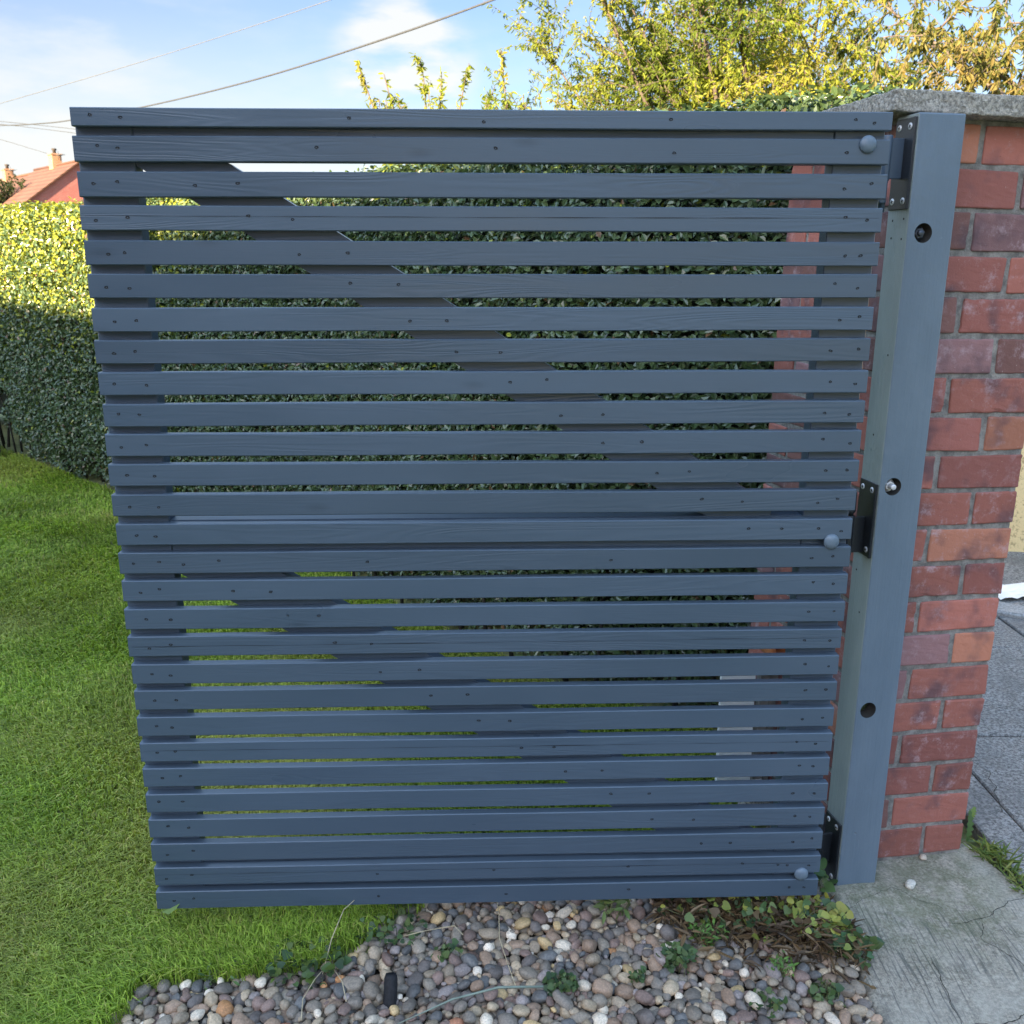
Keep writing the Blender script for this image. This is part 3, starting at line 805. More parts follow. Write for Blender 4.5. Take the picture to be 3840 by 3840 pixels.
parts = [grass(640000, 1.0, 8.2, .033, .00082)]
Vs, Qs, Ts, Cq, Ct, o_ = [], [], [], [], [], 0
for V, Q, Tt, c in parts:
    Vs.append(V); Qs.append(Q+o_); Ts.append(Tt+o_); Cq.append(c); Ct.append(c*1.12); o_ += len(V)
o = bulk('grass', np.concatenate(Vs), np.concatenate(Qs), np.concatenate(Ts), m_grass, None, np.concatenate(Cq+Ct))
tag(o, 'short mown lawn grass with yellowed patches', 'grass', kind='stuff')

# ------------------------------------------------------------------ gravel
PAL = np.array([(.20, .19, .175), (.15, .145, .14), (.11, .105, .11), (.27, .24, .20), (.24, .185, .15), (.33, .29, .23), (.52, .50, .46), (.62, .60, .57), (.17, .13, .125), (.10, .11, .125), (.36, .20, .10), (.30, .15, .10), (.40, .32, .19), (.21, .20, .22)])
PW = np.array([14, 14, 10, 12, 12, 9, 4, 2.2, 9, 8, .7, .8, 2, 8.]); PW /= PW.sum()
bases = []
for k in range(14):
    b = bmesh.new(); bmesh.ops.create_icosphere(b, subdivisions=3 if k < 14 else 2, radius=1)
    sd_ = Vector((k*7.3, k*3.1, k))
    for v in b.verts:
        q = v.co.normalized(); v.co = q*(1+.22*mnoise.noise(q*1.2+sd_)+.07*mnoise.noise(q*3+sd_))
        if k % 5 == 4: v.co = Vector([math.copysign(abs(c)**.72, c) for c in v.co])
    b.verts.ensure_lookup_table()
    bases.append((np.array([v.co[:] for v in b.verts]), np.array([[v.index for v in f.verts] for f in b.faces]))); b.free()
def in_gravel(p):
    x, y = p[:, 0], p[:, 1]
    bx = np.interp(y, [b[1] for b in BORD], [b[0] for b in BORD])
    le = np.interp(y, [q[0] for q in LE], [q[1] for q in LE])
    return (x > bx-.03) & (x < le-.006) & (y < 1.76)
gp = []; cells = {}
def try_add(x, y, r, ov):
    ci, cj = int(x/.03), int(y/.03)
    for a in range(-1, 2):
        for b in range(-1, 2):
            for (x2, y2, r2) in cells.get((ci+a, cj+b), ()):
                if (x-x2)**2+(y-y2)**2 < ((r+r2)*ov)**2: return False
    cells.setdefault((ci, cj), []).append((x, y, r)); return True
layers = []
for lay, (n, ov, zb) in enumerate(((38000, .74, -.028), (26000, .86, -.015))):
    cells = {}
    P = np.stack([rng.uniform(-.74, .68, n), rng.uniform(1.18, 1.76, n)], -1); P = P[in_gravel(P)]
    rad = np.sort(rng.lognormal(math.log(.0066), .32, len(P)).clip(.0040, .0150))[::-1]
    if lay: rad = rad*1.0
    for (x, y), r in zip(P, rad):
        if lay and vnoise(np.array([[x*9, y*9]]), 50)[0] < .22: continue
        if try_add(x, y, r, ov): layers.append((x, y, zb+rng.normal(0, .0025), r))
layers = np.array(layers)
Vs, Ts, Cs, o_ = [], [], [], 0
for (x, y, z, r) in layers:
    bv, bf = bases[rng.integers(14)]
    ax = np.array([rng.uniform(1.0, 1.45), rng.uniform(.8, 1.05), rng.uniform(.55, .85)])*r
    a, tx, ty = rng.uniform(0, 6.28), rng.normal(0, .28), rng.normal(0, .28)
    M3 = np.array((Matrix.Rotation(a, 3, 'Z') @ Matrix.Rotation(tx, 3, 'X') @ Matrix.Rotation(ty, 3, 'Y')))
    v = (bv*ax)@M3.T+np.array([x, y, z+r*.35]); Vs.append(v); Ts.append(bf+o_); o_ += len(v)
    c = PAL[rng.choice(len(PAL), p=PW)]*rng.uniform(.8, 1.35)*np.array([1.22, 1.06, .88]); Cs.append(np.repeat(c[None], len(bf), 0))
o = bulk('gravel', np.concatenate(Vs), np.zeros((0, 4), int), np.concatenate(Ts), m_pebble, None, np.concatenate(Cs), smooth=True)
tag(o, 'mixed river pebbles in grey, brown and white', 'gravel', kind='stuff')
# two loose stones on the concrete
for (x, y, r, c, lab, k) in ((.845, 1.722, .0098, (.56, .54, .47), 'pale cream angular stone on the concrete in front of the gate post', 4), (.912, 1.818, .0078, (.50, .41, .32), 'small tan pebble on the concrete near the brick pillar foot', 1)):
    bv, bf = bases[k]; ax = np.array([1.25, .95, .72])*r
    ob = bulk('pebble', bv*ax, np.zeros((0, 4), int), bf, m_pebble, None, np.repeat(np.array([c]), len(bf), 0), smooth=True)
    ob.location = (x, y, apz(x, y)+r*.62); ob.rotation_euler = (0, 0, k); tag(ob, lab, 'stone')

# ------------------------------------------------------------------ weeds, litter and stalks
def heart_leaf_plant(name, label, x, y, n, spread, ht, size, cols, seed, z0=-.015, flat=.5, stems=True, shape=1.0, cat='weed', centre=None):
    rg = np.random.default_rng(seed); root = empty(name, (x, y, z0)); tag(root, label, cat, {'weed': 'weeds in and around the gravel', 'plant': None}[cat] if name == 'weed' else ('creeping plants by the concrete' if name == 'creeping_plant' else None))
    a = rg.uniform(0, 6.28, n); rr = spread*np.sqrt(rg.random(n)); pos = np.stack([rr*np.cos(a), rr*np.sin(a)*.8, ht*rg.uniform(.25, 1.0, n)], -1)
    if centre is not None: pos[:, :2] = centre(rg, n)
    nr_ = unit(np.array([0, -.25, 1.])+rg.normal(0, flat, (n, 3))); a2 = rg.uniform(0, 6.28, n)
    ax = unit(np.stack([np.cos(a2), np.sin(a2), rg.normal(0, .25, n)], -1)); ax = unit(ax-nr_*(ax*nr_).sum(-1, keepdims=True))
    L = size*rg.uniform(.6, 1.25, n); sd = np.cross(ax, nr_)
    prof = [(0, 0), (-.10, .28), (.05, .50), (.35, .56), (.68, .36), (1.0, 0)] if shape >= 1 else [(0, 0), (.15, .14), (.4, .22), (.65, .19), (.85, .10), (1.0, 0)]
    pts = []
    for q, (u, v) in enumerate(prof): pts.append(pos+ax*(L*u)[:, None]+sd*(L*v)[:, None]*shape+nr_*(L*(v*.22-u*u*.12))[:, None])
    for q, (u, v) in enumerate(prof[1:-1]): pts.append(pos+ax*(L*u)[:, None]-sd*(L*v)[:, None]*shape+nr_*(L*(v*.22-u*u*.12))[:, None])
    mid = [pos+ax*(L*u)[:, None]+nr_*(L*(-u*u*.12))[:, None] for u in (.05, .35, .68)]
    V = np.stack(pts+mid, 1).reshape(-1, 3); k = (np.arange(n)*13)[:, None]
    # 0 base,1-4 right,5 tip,6-9 left,10-12 mid
    tr = np.array([(0, 1, 10), (1, 2, 10), (2, 3, 11), (2, 11, 10), (3, 4, 12), (3, 12, 11), (4, 5, 12), (0, 10, 6), (6, 10, 7), (7, 11, 8), (7, 10, 11), (8, 12, 9), (8, 11, 12), (9, 12, 5)])
    Tt = np.concatenate([k+t[None] for t in tr], 1).reshape(-1, 3)
    ci = rg.integers(len(cols), size=n); c = np.array(cols)[ci]*rg.uniform(.75, 1.25, (n, 1))
    bulk('leaves', V, np.zeros((0, 4), int), Tt, m_weed, root, np.repeat(c, len(tr), 0), smooth=True)
    if stems:
        mb = MB()
        for q in range(n):
            if rg.random() < .75:
                p = pos[q]; b0_ = np.array([p[0]*.55+rg.normal(0, .006), p[1]*.55+rg.normal(0, .006), -.006]); mi = (b0_+p)/2+np.array([0, 0, .01])
                mb.tube([b0_, mi, p], .0007, 4)
        mb.build('stems', m_stem, root)
    return root
m_stem = plain('weed_stem', (.12, .13, .05), .7)
G1 = [(.065, .115, .038), (.09, .145, .048), (.05, .09, .038), (.11, .15, .05)]; GY_ = [(.26, .29, .06), (.20, .25, .055), (.34, .33, .07)]; BR = [(.11, .07, .035), (.15, .10, .05)]
def patch(rg, n):
    u = rg.random(n); return np.stack([-.20+.36*u, .085-.10*u+rg.normal(0, .034, n)], -1)
heart_leaf_plant('creeping_plant', 'heart-leaved yellow-green creeping plant under the hinge end of the gate',   .50, 1.575, 360, .1, .06, .0155, G1+GY_+BR, 3, centre=patch, cat='plant', flat=.55)
heart_leaf_plant('creeping_plant', 'trailing dark green round-leaved creeper on the edge of the concrete', .648, 1.515, 60, .045, .045, .018, G1+[(.05, .11, .05)], 4, cat='plant')
heart_leaf_plant('creeping_plant', 'bright yellow-green heart leaves nearest the concrete by the post', .605, 1.585, 60, .055, .06, .019, GY_, 5, cat='plant')
heart_leaf_plant('sprig', 'dark heart-leaved sprig between the lowest slat and the post', .655, 1.70, 9, .02, .07, .026, G1, 6, cat='plant')
for i, (x, y, n, sp, ht, sz, cols, shp, lab) in enumerate((
    (.315, 1.494, 60, .034, .03, .017, G1, 1, 'dark clover-like weed tuft in the gravel left of the creeping plant'),
    (.095, 1.430, 46, .032, .024, .015, G1, 1, 'low dark weed tuft in the gravel at the front centre'),
    (.214, 1.628, 26, .034, .055, .030, [(.11, .17, .05), (.15, .20, .06)], .8, 'upright pale green broad-leaved weed at the lower edge of the gate'),
    (.385, 1.555, 70, .036, .04, .018, [(.09, .19, .035), (.12, .22, .045)], .8, 'bright green leafy weed tuft beside the brown litter'),
    (.505, 1.470, 36, .024, .035, .017, [(.09, .19, .035), (.12, .22, .045)], .8, 'small bright green weed at the front of the creeping plant'),
    (-.117, 1.512, 24, .028, .022, .015, G1, 1, 'small round-leaved weed in the gravel below the gate centre'),
    (-.235, 1.575, 60, .07, .03, .017, G1, 1, 'ivy-like weeds where the lawn edge meets the gravel'),
    (-.38, 1.475, 55, .075, .035, .021, G1+[(.10, .15, .03)], 1, 'broad-leaved weeds in the long grass above the gravel edge'),
    (.455, 1.388, 22, .03, .02, .015, G1, 1, 'flat dark weed among pebbles near the concrete corner'),
    (.565, 1.408, 30, .03, .03, .017, G1, 1, 'round-leaved weed against the concrete edge at the front'),
    (.235, 1.452, 18, .016, .018, .013, G1, 1, 'tiny clover weed between pebbles left of the larger tuft'),
    (-.53, 1.46, 30, .05, .03, .02, [(.11, .17, .04), (.08, .14, .04)], .8, 'lighter weed leaves in the grass at the left end of the gravel'))):
    heart_leaf_plant('weed', lab, x, y, int(n*1.35), sp, ht, sz*.74, cols, 20+i, shape=shp, flat=.65)
# one leaf against the lowest slat
root = empty('seedling', (-.675, 1.60, -.012)); tag(root, 'single bright green leaf on a stalk at the gate bottom left corner', 'plant')
V, Q = leaves(np.array([[.0, -.035, .052]]), np.array([[.75, -.05, .5]]), np.array([[-.3, -1., .5]]), .046, .022, .12)
bulk('leaf', V, Q, np.zeros((0, 3), int), m_weed, root, np.array([[.17, .25, .07]]*2))
MB().tube([(0, 0, 0), (-.006, -.02, .03), (0, -.035, .052)], .0009, 5).build('stalk', m_stem, root)
# brown litter between the creeping plant leaves
n = 2000; rg = np.random.default_rng(77)
u = rg.random(n); pos = np.stack([.30+.36*u, 1.645-.10*u+rg.normal(0, .042, n), rg.uniform(-.012, .028, n)], -1)
a = rg.uniform(0, 6.28, n); V, Q = leaves(pos, np.stack([np.cos(a), np.sin(a), rg.normal(0, .4, n)], -1), unit(np.array([0, 0, 1.])+rg.normal(0, .6, (n, 3))), rg.uniform(.012, .05, n), rg.uniform(.0012, .010, n), .3)
c = np.array([(.10, .06, .03), (.16, .10, .05), (.06, .04, .025), (.22, .15, .08)])[rg.integers(4, size=n)]
o = bulk('leaf_litter', V, Q, np.zeros((0, 3), int), m_weed, None, np.repeat(c, 2, 0)); tag(o, 'brown dead leaves and stems under the creeping plant', 'leaf litter', kind='stuff')
# dandelion, grass tufts along the seam by the pillar corner
def blade_plant(name, label, x, y, n, ln, wd, spread, cols, seed, up=.8, z0=-.016, cat='weed'):
    rg = np.random.default_rng(seed); root = empty(name, (x, y, z0)); tag(root, label, cat)
    a = rg.uniform(0, 6.28, n); L = ln*rg.uniform(.5, 1.2, n)
    p = np.stack([spread[0]*rg.uniform(-1, 1, n), spread[1]*rg.uniform(-1, 1, n), np.zeros(n)], -1)
    d = np.stack([np.cos(a), np.sin(a), up*rg.uniform(.5, 1.5, n)], -1)
    V, Q = leaves(p, d, unit(np.array([0, 0, 1.])-d*.5+rg.normal(0, .2, (n, 3))), L, wd*rg.uniform(.7, 1.3, n), .2)
    c = np.array(cols)[rg.integers(len(cols), size=n)]*rg.uniform(.8, 1.2, (n, 1))
    bulk('leaves', V, Q, np.zeros((0, 3), int), m_weed, root, np.repeat(c, 2, 0)); return root
YG = [(.17, .22, .05), (.11, .17, .04), (.22, .25, .07)]
blade_plant('grass_tuft', 'spiky yellow-green weed tuft in the joint right of the pillar foot', 1.075, 1.835, 80, .05, .0045, (.035, .03), YG, 50)
blade_plant('grass_tuft', 'low green moss and grass strip at the right picture edge on the joint', 1.085, 1.755, 80, .036, .005, (.018, .055), YG, 51)
root = empty('dandelion', (1.04, 1.885, -.014)); tag(root, 'dandelion with toothed leaves growing at the brick pillar corner', 'weed')
def toothed(p0, d, up, ln, wd, col):
    d = Vector(d).normalized(); n_ = Vector(up).normalized(); s2 = d.cross(n_).normalized(); vs = []; k = 13
    for q in range(k):
        t_ = q/(k-1); w2 = wd*(.25+.75*math.sin(math.pi*min(1, t_*.95+.05))**.8)*(1 if q % 2 else .5)*(1 if q < k-1 else .05)
        c_ = Vector(p0)+d*ln*t_-n_*ln*.25*t_*t_
        vs += [c_-s2*w2-n_*0.0+n_*w2*.3, c_, c_+s2*w2+n_*w2*.3]
    q_ = []
    for q in range(k-1):
        for a_ in (0, 1): q_.append((q*3+a_, q*3+a_+1, q*3+a_+4, q*3+a_+3))
    bulk('leaf', np.array([v[:] for v in vs]), q_, np.zeros((0, 3), int), m_weed, root, np.repeat(np.array([col]), len(q_), 0), smooth=True)
toothed((0, 0, .004), (-1, -.12, .16), (0, 0, 1), .125, .013, (.05, .09, .035))
toothed((0, 0, .004), (.1, -.06, 1), (.2, -1, .1), .075, .010, (.085, .15, .05))
toothed((0.005, 0.01, .05), (.25, .0, 1), (-.5, -1, .3), .035, .009, (.15, .24, .06))
toothed((0, 0, .004), (.9, -.5, .3), (0, 0, 1), .06, .008, (.09, .15, .05))
# dry stalks across the gravel and the lawn edge
def stalk(label, pts, r, mat=None):
    o = MB().tube(pts, r, 5).build('dry_stalk', mat or m_straw); tag(o, label, 'dry stalk', 'dry stalks on the gravel'); return o
stalk('tall arched pale dry stalk rising from the lawn edge to the gate bottom', [(-.345, 1.455, -.01), (-.335, 1.505, .03), (-.32, 1.555, .055), (-.285, 1.60, .065)], [.0010, .0010, .0009, .0006])
stalk('long thin straw bent across the gravel right of the lawn corner', [(-.03, 1.665, .012), (-.022, 1.60, .013), (-.02, 1.53, .012), (-.003, 1.46, .012), (.012, 1.405, .01)], .0009)
stalk('short straw lying level on pebbles just right of the grass', [(-.205, 1.535, .012), (-.16, 1.548, .015), (-.108, 1.563, .014), (-.09, 1.54, .012)], .0009)
stalk('slim straw hanging from the weeds down to the front pebbles', [(-.335, 1.465, .008), (-.350, 1.42, .014), (-.362, 1.375, .012), (-.355, 1.33, .01)], .0009)
stalk('forked straw beside the burnt stub', [(-.33, 1.462, .01), (-.30, 1.415, .014), (-.285, 1.37, .012)], .0009)
stalk('flat grey-green dry reed lying at the front of the gravel', [(.06, 1.405, .014), (-.02, 1.398, .018), (-.10, 1.372, .016), (-.19, 1.32, .012)], [.0022, .0026, .0020, .001], plain('grey_green_reed', (.20, .24, .19), .6))
mb = MB(); mb.lathe([(0, 0), (.011, 0), (.0125, .01), (.012, .05), (.0095, .058), (.0, .052)], Matrix.Rotation(R(-28), 4, 'X'), 12)
o = mb.build('burnt_stub', plain('charred_wood', (.010, .010, .012), .75, 0, .4, 200, .8)); o.location = (-.212, 1.388, -.02); tag(o, 'black charred stub sticking up from the gravel at the front', 'stub')
# crumpled white sheet on the pavement
n = 12; vs = []; qs = []
for j in range(n+1):
    for i in range(n+1):
        u, v = i/n, j/n; x = 1.92+.30*u+.03*v; y = 3.49+.17*v+.06*u
        e = 1 if 0 < i < n and 0 < j < n else 0
        vs.append((x+.008*mnoise.noise(Vector((u*5, v*5, 1))), y+.008*mnoise.noise(Vector((u*5, v*5, 5))), -.012+.012*abs(mnoise.noise(Vector((u*4, v*4, 9)))))) 
for j in range(n):
    for i in range(n):
        a = j*(n+1)+i; qs.append((a, a+1, a+n+2, a+n+1))
o = bulk('paper_sheet', np.array(vs), qs, np.zeros((0, 3), int), m_white); tag(o, 'crumpled white sheet lying on the pavement right of the pillar', 'paper')

# ------------------------------------------------------------------ cream wall right of the pillar
def render_mat():
    M = Mat('cream_roughcast').set(Roughness=.9); v = M.coord(); a = M.noise(v, 60, 4, .7)
    M.col(M.mix(M.rng(a, .36, .48), (.52, .36, .17), (.88, .66, .33))); M.bump(a, .7, .006); return M.m  # cream pushed to yellow in the colour, in place of warm sunlight
wl = empty('garden_wall', (3.2, 4.12, 0), R(-7)); tag(wl, 'low cream roughcast garden wall beyond the pavement', 'wall')
MB().box((-1.7, -.06, -.05), (2.6, .06, 1.02), .01).build('wall_face', render_mat(), wl)
MB().box((-1.73, -.09, 1.022), (2.63, .09, 1.08), .01).build('coping', m_coping, wl)

# ------------------------------------------------------------------ trees
def grow(seed, base, limbs, spec):
    """limbs: (azimuth, elevation, length, bend); returns tubes and twig list"""
    rg = random.Random(seed); tubes = []; twigs = []
    def path(p, d, L, n, bend, jit):
        pts = [p.copy()]; q = p.copy(); d = d.copy()
        for k in range(n):
            d = (d+bend/n+Vector((rg.gauss(0, jit), rg.gauss(0, jit), rg.gauss(0, jit)))).normalized(); q = q+d*(L/n); pts.append(q.copy())
        return pts
    for (p0, az, el, L, bend, r0) in limbs:
        d = Vector((math.cos(az)*math.cos(el), math.sin(az)*math.cos(el), math.sin(el)))
        pts = path(Vector(base)+Vector(p0), d, L, 10, bend, .05); tubes.append((pts, np.linspace(r0, .004, len(pts))))
        nb = int(spec['br']*L)
        for b in range(nb):
            t = rg.uniform(spec.get('t0', .18), .98); i = min(int(t*10), 9); p = pts[i].lerp(pts[i+1], t*10-i); dd = (pts[i+1]-pts[i]).normalized()
            sd = Vector((rg.gauss(0, 1), rg.gauss(0, 1), rg.gauss(0, .7))).normalized()
            bd = (dd*rg.uniform(.4, 1.1)+sd*.9+Vector((0, 0, spec['lift']))).normalized(); bl = spec['bl']*rg.uniform(.5, 1.2)*(1.05-.5*t)
            bp = path(p, bd, bl, 6, Vector(spec['bend']), .09); tubes.append((bp, np.linspace(.008, .0022, 7))); twigs.append(bp)
            for c in range(spec['tw']):
                t2 = rg.uniform(.15, 1); i2 = min(int(t2*6), 5); p2 = bp[i2].lerp(bp[i2+1], t2*6-i2)
                sd = Vector((rg.gauss(0, 1), rg.gauss(0, 1), rg.gauss(0, .8))).normalized(); d2 = ((bp[i2+1]-bp[i2]).normalized()*.8+sd*.8+Vector((0, 0, spec['lift']*.6))).normalized()
                tp = path(p2, d2, spec['tl']*rg.uniform(.5, 1.2), 4, Vector(spec['bend']), .1); tubes.append((tp, [.0028, .0025, .002, .0016, .0012])); twigs.append(tp)
        twigs.append(pts[5:])
    return tubes, twigs
def crown_leaves(twigs, per_m, ln, wd, cols, seed, droop=.8, off=(0, 0, 0)):
    rg = np.random.default_rng(seed); P, A, N_ = [], [], []
    for tp in twigs:
        a = np.array([p[:] for p in tp]); d = np.diff(a, axis=0); L = np.linalg.norm(d, axis=1); cs = np.concatenate([[0], np.cumsum(L)]); n = max(2, int(cs[-1]*per_m*rg.uniform(.6, 1.25)))
        s = rg.uniform(0, cs[-1], n); i = np.clip(np.searchsorted(cs, s)-1, 0, len(L)-1); f = ((s-cs[i])/L[i])[:, None]
        P.append(a[i]+d[i]*f+rg.normal(0, .008, (n, 3))); A.append(unit(d[i])*.5+unit(rg.normal(0, 1, (n, 3)))*.8+np.array([0, 0, -droop]))
    P = np.concatenate(P); A = unit(np.concatenate(A)); n = len(P)
    nr_ = unit(rg.normal(0, 1, (n, 3))+np.array([-.2, -.35, .25])); nr_ = unit(nr_-A*(nr_*A).sum(-1, keepdims=True))
    L = ln*rg.uniform(.55, 1.3, n); V, Q = leaves(P-np.array(off), A, nr_, L, wd*rg.uniform(.7, 1.3, n), .2)
    cl_ = np.clip(vnoise(P[:, [0, 2]]*1.7+P[:, [1, 1]]*.9, seed)*1.4-.2+rg.normal(0, .22, n), 0, .999)*len(cols); c = np.array(cols)[cl_.astype(int)]*rg.uniform(.75, 1.25, (n, 1))
    return V, Q, np.repeat(c, 2, 0)
def limb_to(a, b, r0, bend=(0, 0, .1)):
    a, b = Vector(a), Vector(b); d = b-a; L = d.length
    d = (d/L-Vector(bend)*.5).normalized()
    return (tuple(a), math.atan2(d.y, d.x), math.asin(d.z), L, Vector(bend), r0)
def tree(name, label, base, limbs, spec, per_m, ln, wd, cols, seed, trunk=None, cat='tree', droop=.8, group=None):
    root = empty(name, base); tag(root, label, cat, group)
    tubes, twigs = grow(seed, base, limbs, spec); mb = MB()
    if trunk: mb.tube(*trunk, n=9)
    o3 = Vector(base)
    for pts, rad in tubes: mb.tube([p-o3 for p in pts], list(rad), 5)
    mb.build('trunk', m_bark, root, normals=False)
    V, Q, Tt = crown_leaves(twigs, per_m, ln, wd, cols, seed, droop, base)
    bulk('crown', V, Q, np.zeros((0, 3), int), m_tree, root, Tt)
    return len(Q)//2
YC = [(.12, .165, .024), (.18, .22, .027), (.225, .26, .03), (.265, .285, .036), (.285, .265, .044)]
limbs = []
rl = random.Random(11)
for k in range(20):
    az = 2*math.pi*k/20+rl.uniform(-.15, .15); el = rl.uniform(.55, 1.35)
    limbs.append(((0, 0, rl.uniform(.9, 1.5)), az, el, rl.uniform(2.3, 3.9)*(.62 if math.cos(az) > .6 else 1), Vector((0, 0, .18)), .035))
for az, el, L in ((3.05, .55, 2.5), (3.25, .75, 2.8), (2.9, .95, 3.0), (3.5, .4, 2.1), (3.3, 1.1, 3.2), (-.1, .5, 1.5), (.1, .75, 1.6), (-.35, .45, 1.5), (-1.2, .6, 2.4), (-2.0, .6, 2.4), (-1.6, .9, 2.8)):
    limbs.append(((0, 0, 1.2), az, el, L, Vector((0, 0, .3)), .03))
n1 = tree('leafy_tree', 'broad yellow-green autumn tree behind the hedge, right of centre', (2.15, 9.3, 0), limbs, dict(br=7.5, bl=.85, tw=5, tl=.42, lift=.2, bend=(0, 0, -.05)), 84, .048, .015, YC, 5, ([(0, 0, -.05), (.02, 0, .6), (0, .02, 1.5)], [.14, .11, .07]))
limbs = []
for k, (x, z) in enumerate(((-1.30, 2.97), (-1.06, 2.78), (-.91, 2.82), (-.84, 3.0), (-.62, 2.9), (-.52, 2.95), (-.32, 2.87), (-.16, 2.77), (-1.27, 2.66), (-1.15, 2.62), (-.72, 2.70), (-.42, 2.68), (-.25, 2.66), (-.98, 2.66), (-.05, 2.64))):
    limbs.append(limb_to(((x+.74)*.45, .25*math.sin(k*2.4), 1.35), (x+.74, .3*math.sin(k*2.4), z), .014))
tree('sapling', 'loose upright young tree with sparse leafy shoots above the gate top', (-.74, 9.0, 0), limbs, dict(br=5.5, bl=.19, tw=1, tl=.10, lift=.45, bend=(0, 0, .1), t0=.3), 100, .060, .019, YC[1:], 9, ([(0, 0, -.05), (0, 0, .7), (0, 0, 1.35)], [.05, .04, .03]))
limbs = [limb_to((0, 0, 1.0), (-.04, 0, 3.05), .012, (0, 0, 0))]
for k, (x, z) in enumerate(((-.10, 2.70), (.08, 2.68), (.22, 2.66), (.36, 2.7), (.5, 2.64))): limbs.append(limb_to((x*.2, 0, .95), (x, .1*math.sin(k*2), z), .010))
tree('sapling', 'slender single-shoot sapling between the young tree and the broad tree', (.13, 9.0, 0), limbs, dict(br=5, bl=.15, tw=1, tl=.08, lift=.4, bend=(0, 0, .1), t0=.3), 95, .052, .019, YC[1:], 10, ([(0, 0, -.05), (0, 0, 1.0)], [.03, .02]))
GC = [(.085, .11, .028), (.13, .145, .034), (.17, .165, .042), (.215, .19, .06), (.215, .165, .05)]
limbs = []
rl = random.Random(5)
for k in range(20):
    az = 2*math.pi*k/20+rl.uniform(-.2, .2); limbs.append(((0, 0, rl.uniform(1.0, 1.6)), az, rl.uniform(.35, 1.1), rl.uniform(1.8, 2.7), Vector((0, 0, -.25)), .04))
for az, el, L, h0 in ((3.05, .62, 1.9, 1.9), (3.2, .38, 1.9, 1.3), (3.5, .3, 1.8, 1.2), (3.0, .22, 1.8, 1.3), (-1.9, .5, 1.9, 1.4), (-2.3, .35, 1.9, 1.3), (-2.1, .8, 2.3, 1.6), (-1.5, .9, 2.4, 1.6), (-1.2, .6, 2.2, 1.5), (-1.8, 1.15, 2.5, 1.6), (-2.6, .22, 1.8, 1.1)):
    limbs.append(((0, 0, h0), az, el, L, Vector((0, 0, -.22)), .035))
tree('leafy_tree', 'golden autumn tree with drooping long leaves behind the pillar coping', (4.35, 7.0, 0), limbs, dict(br=7.5, bl=.75, tw=4, tl=.36, lift=.12, bend=(0, 0, -.25)), 96, .056, .0165, GC, 6, ([(0, 0, -.05), (0, .02, .8), (.02, 0, 1.7)], [.16, .13, .08]), droop=1.1)

# ------------------------------------------------------------------ houses
def tile_mat(name, c1, c2, rows):
    M = Mat(name).set(Roughness=.85); v = M.coord(); t = M.n('ShaderNodeTexCoord'); sx = M.n('ShaderNodeSeparateXYZ'); M.l(t.outputs['Object'], sx.inputs[0])
    fr = M.math('FRACT', M.math('MULTIPLY', sx.outputs[2], rows)); n = M.noise(v, .9, 4, .6); n2 = M.noise(v, 9, 3)
    c = M.mix(M.rng(n, .3, .7), c1, c2); c = M.mix(M.rng(n2, .3, .7, 0, .35), c, c1)
    c = M.mix(M.rng(fr, .0, .38, .95, 0.), c, tuple(q*.45 for q in c1)); M.col(c); M.bump(fr, .6, .08); return M.m
def far_brick(name, c1, c2):
    M = Mat(name).set(Roughness=.9); t = M.n('ShaderNodeTexCoord'); sx = M.n('ShaderNodeSeparateXYZ'); M.l(t.outputs['Object'], sx.inputs[0])
    cb = M.n('ShaderNodeCombineXYZ'); M.l(M.math('ADD', sx.outputs[0], sx.outputs[1]), cb.inputs[0]); M.l(sx.outputs[2], cb.inputs[1])
    b = M.n('ShaderNodeTexBrick'); b.inputs['Scale'].default_value = 1; b.inputs['Brick Width'].default_value = .225; b.inputs['Row Height'].default_value = .075; b.inputs['Mortar Size'].default_value = .006
    b.inputs['Color1'].default_value = (*c1, 1); b.inputs['Color2'].default_value = (*c2, 1); b.inputs['Mortar'].default_value = (.35, .28, .24, 1); M.l(cb.outputs[0], b.inputs[0])
    M.col(M.mix(M.rng(M.noise(M.coord(), 1.2, 3), .3, .7, 0, .3), b.outputs[0], tuple(q*.7 for q in c1))); return M.m
m_tiles = tile_mat('terracotta_roof_tiles', (.105, .044, .028), (.145, .065, .043), 3.4)
m_fbrick = far_brick('red_house_brick', (.34, .085, .075), (.27, .07, .065))
m_cbrick = far_brick('orange_chimney_brick', (.42, .20, .095), (.34, .16, .08))
m_frame_w = plain('white_window_frame', (.75, .75, .73), .5, 0, .05)
m_glass = plain('dark_window_glass', (.03, .035, .04), .08, 0, .1)
m_pot = plain('dark_chimney_pot', (.05, .04, .035), .8)
m_steel = plain('aerial_metal', (.10, .10, .10), .5, .6)
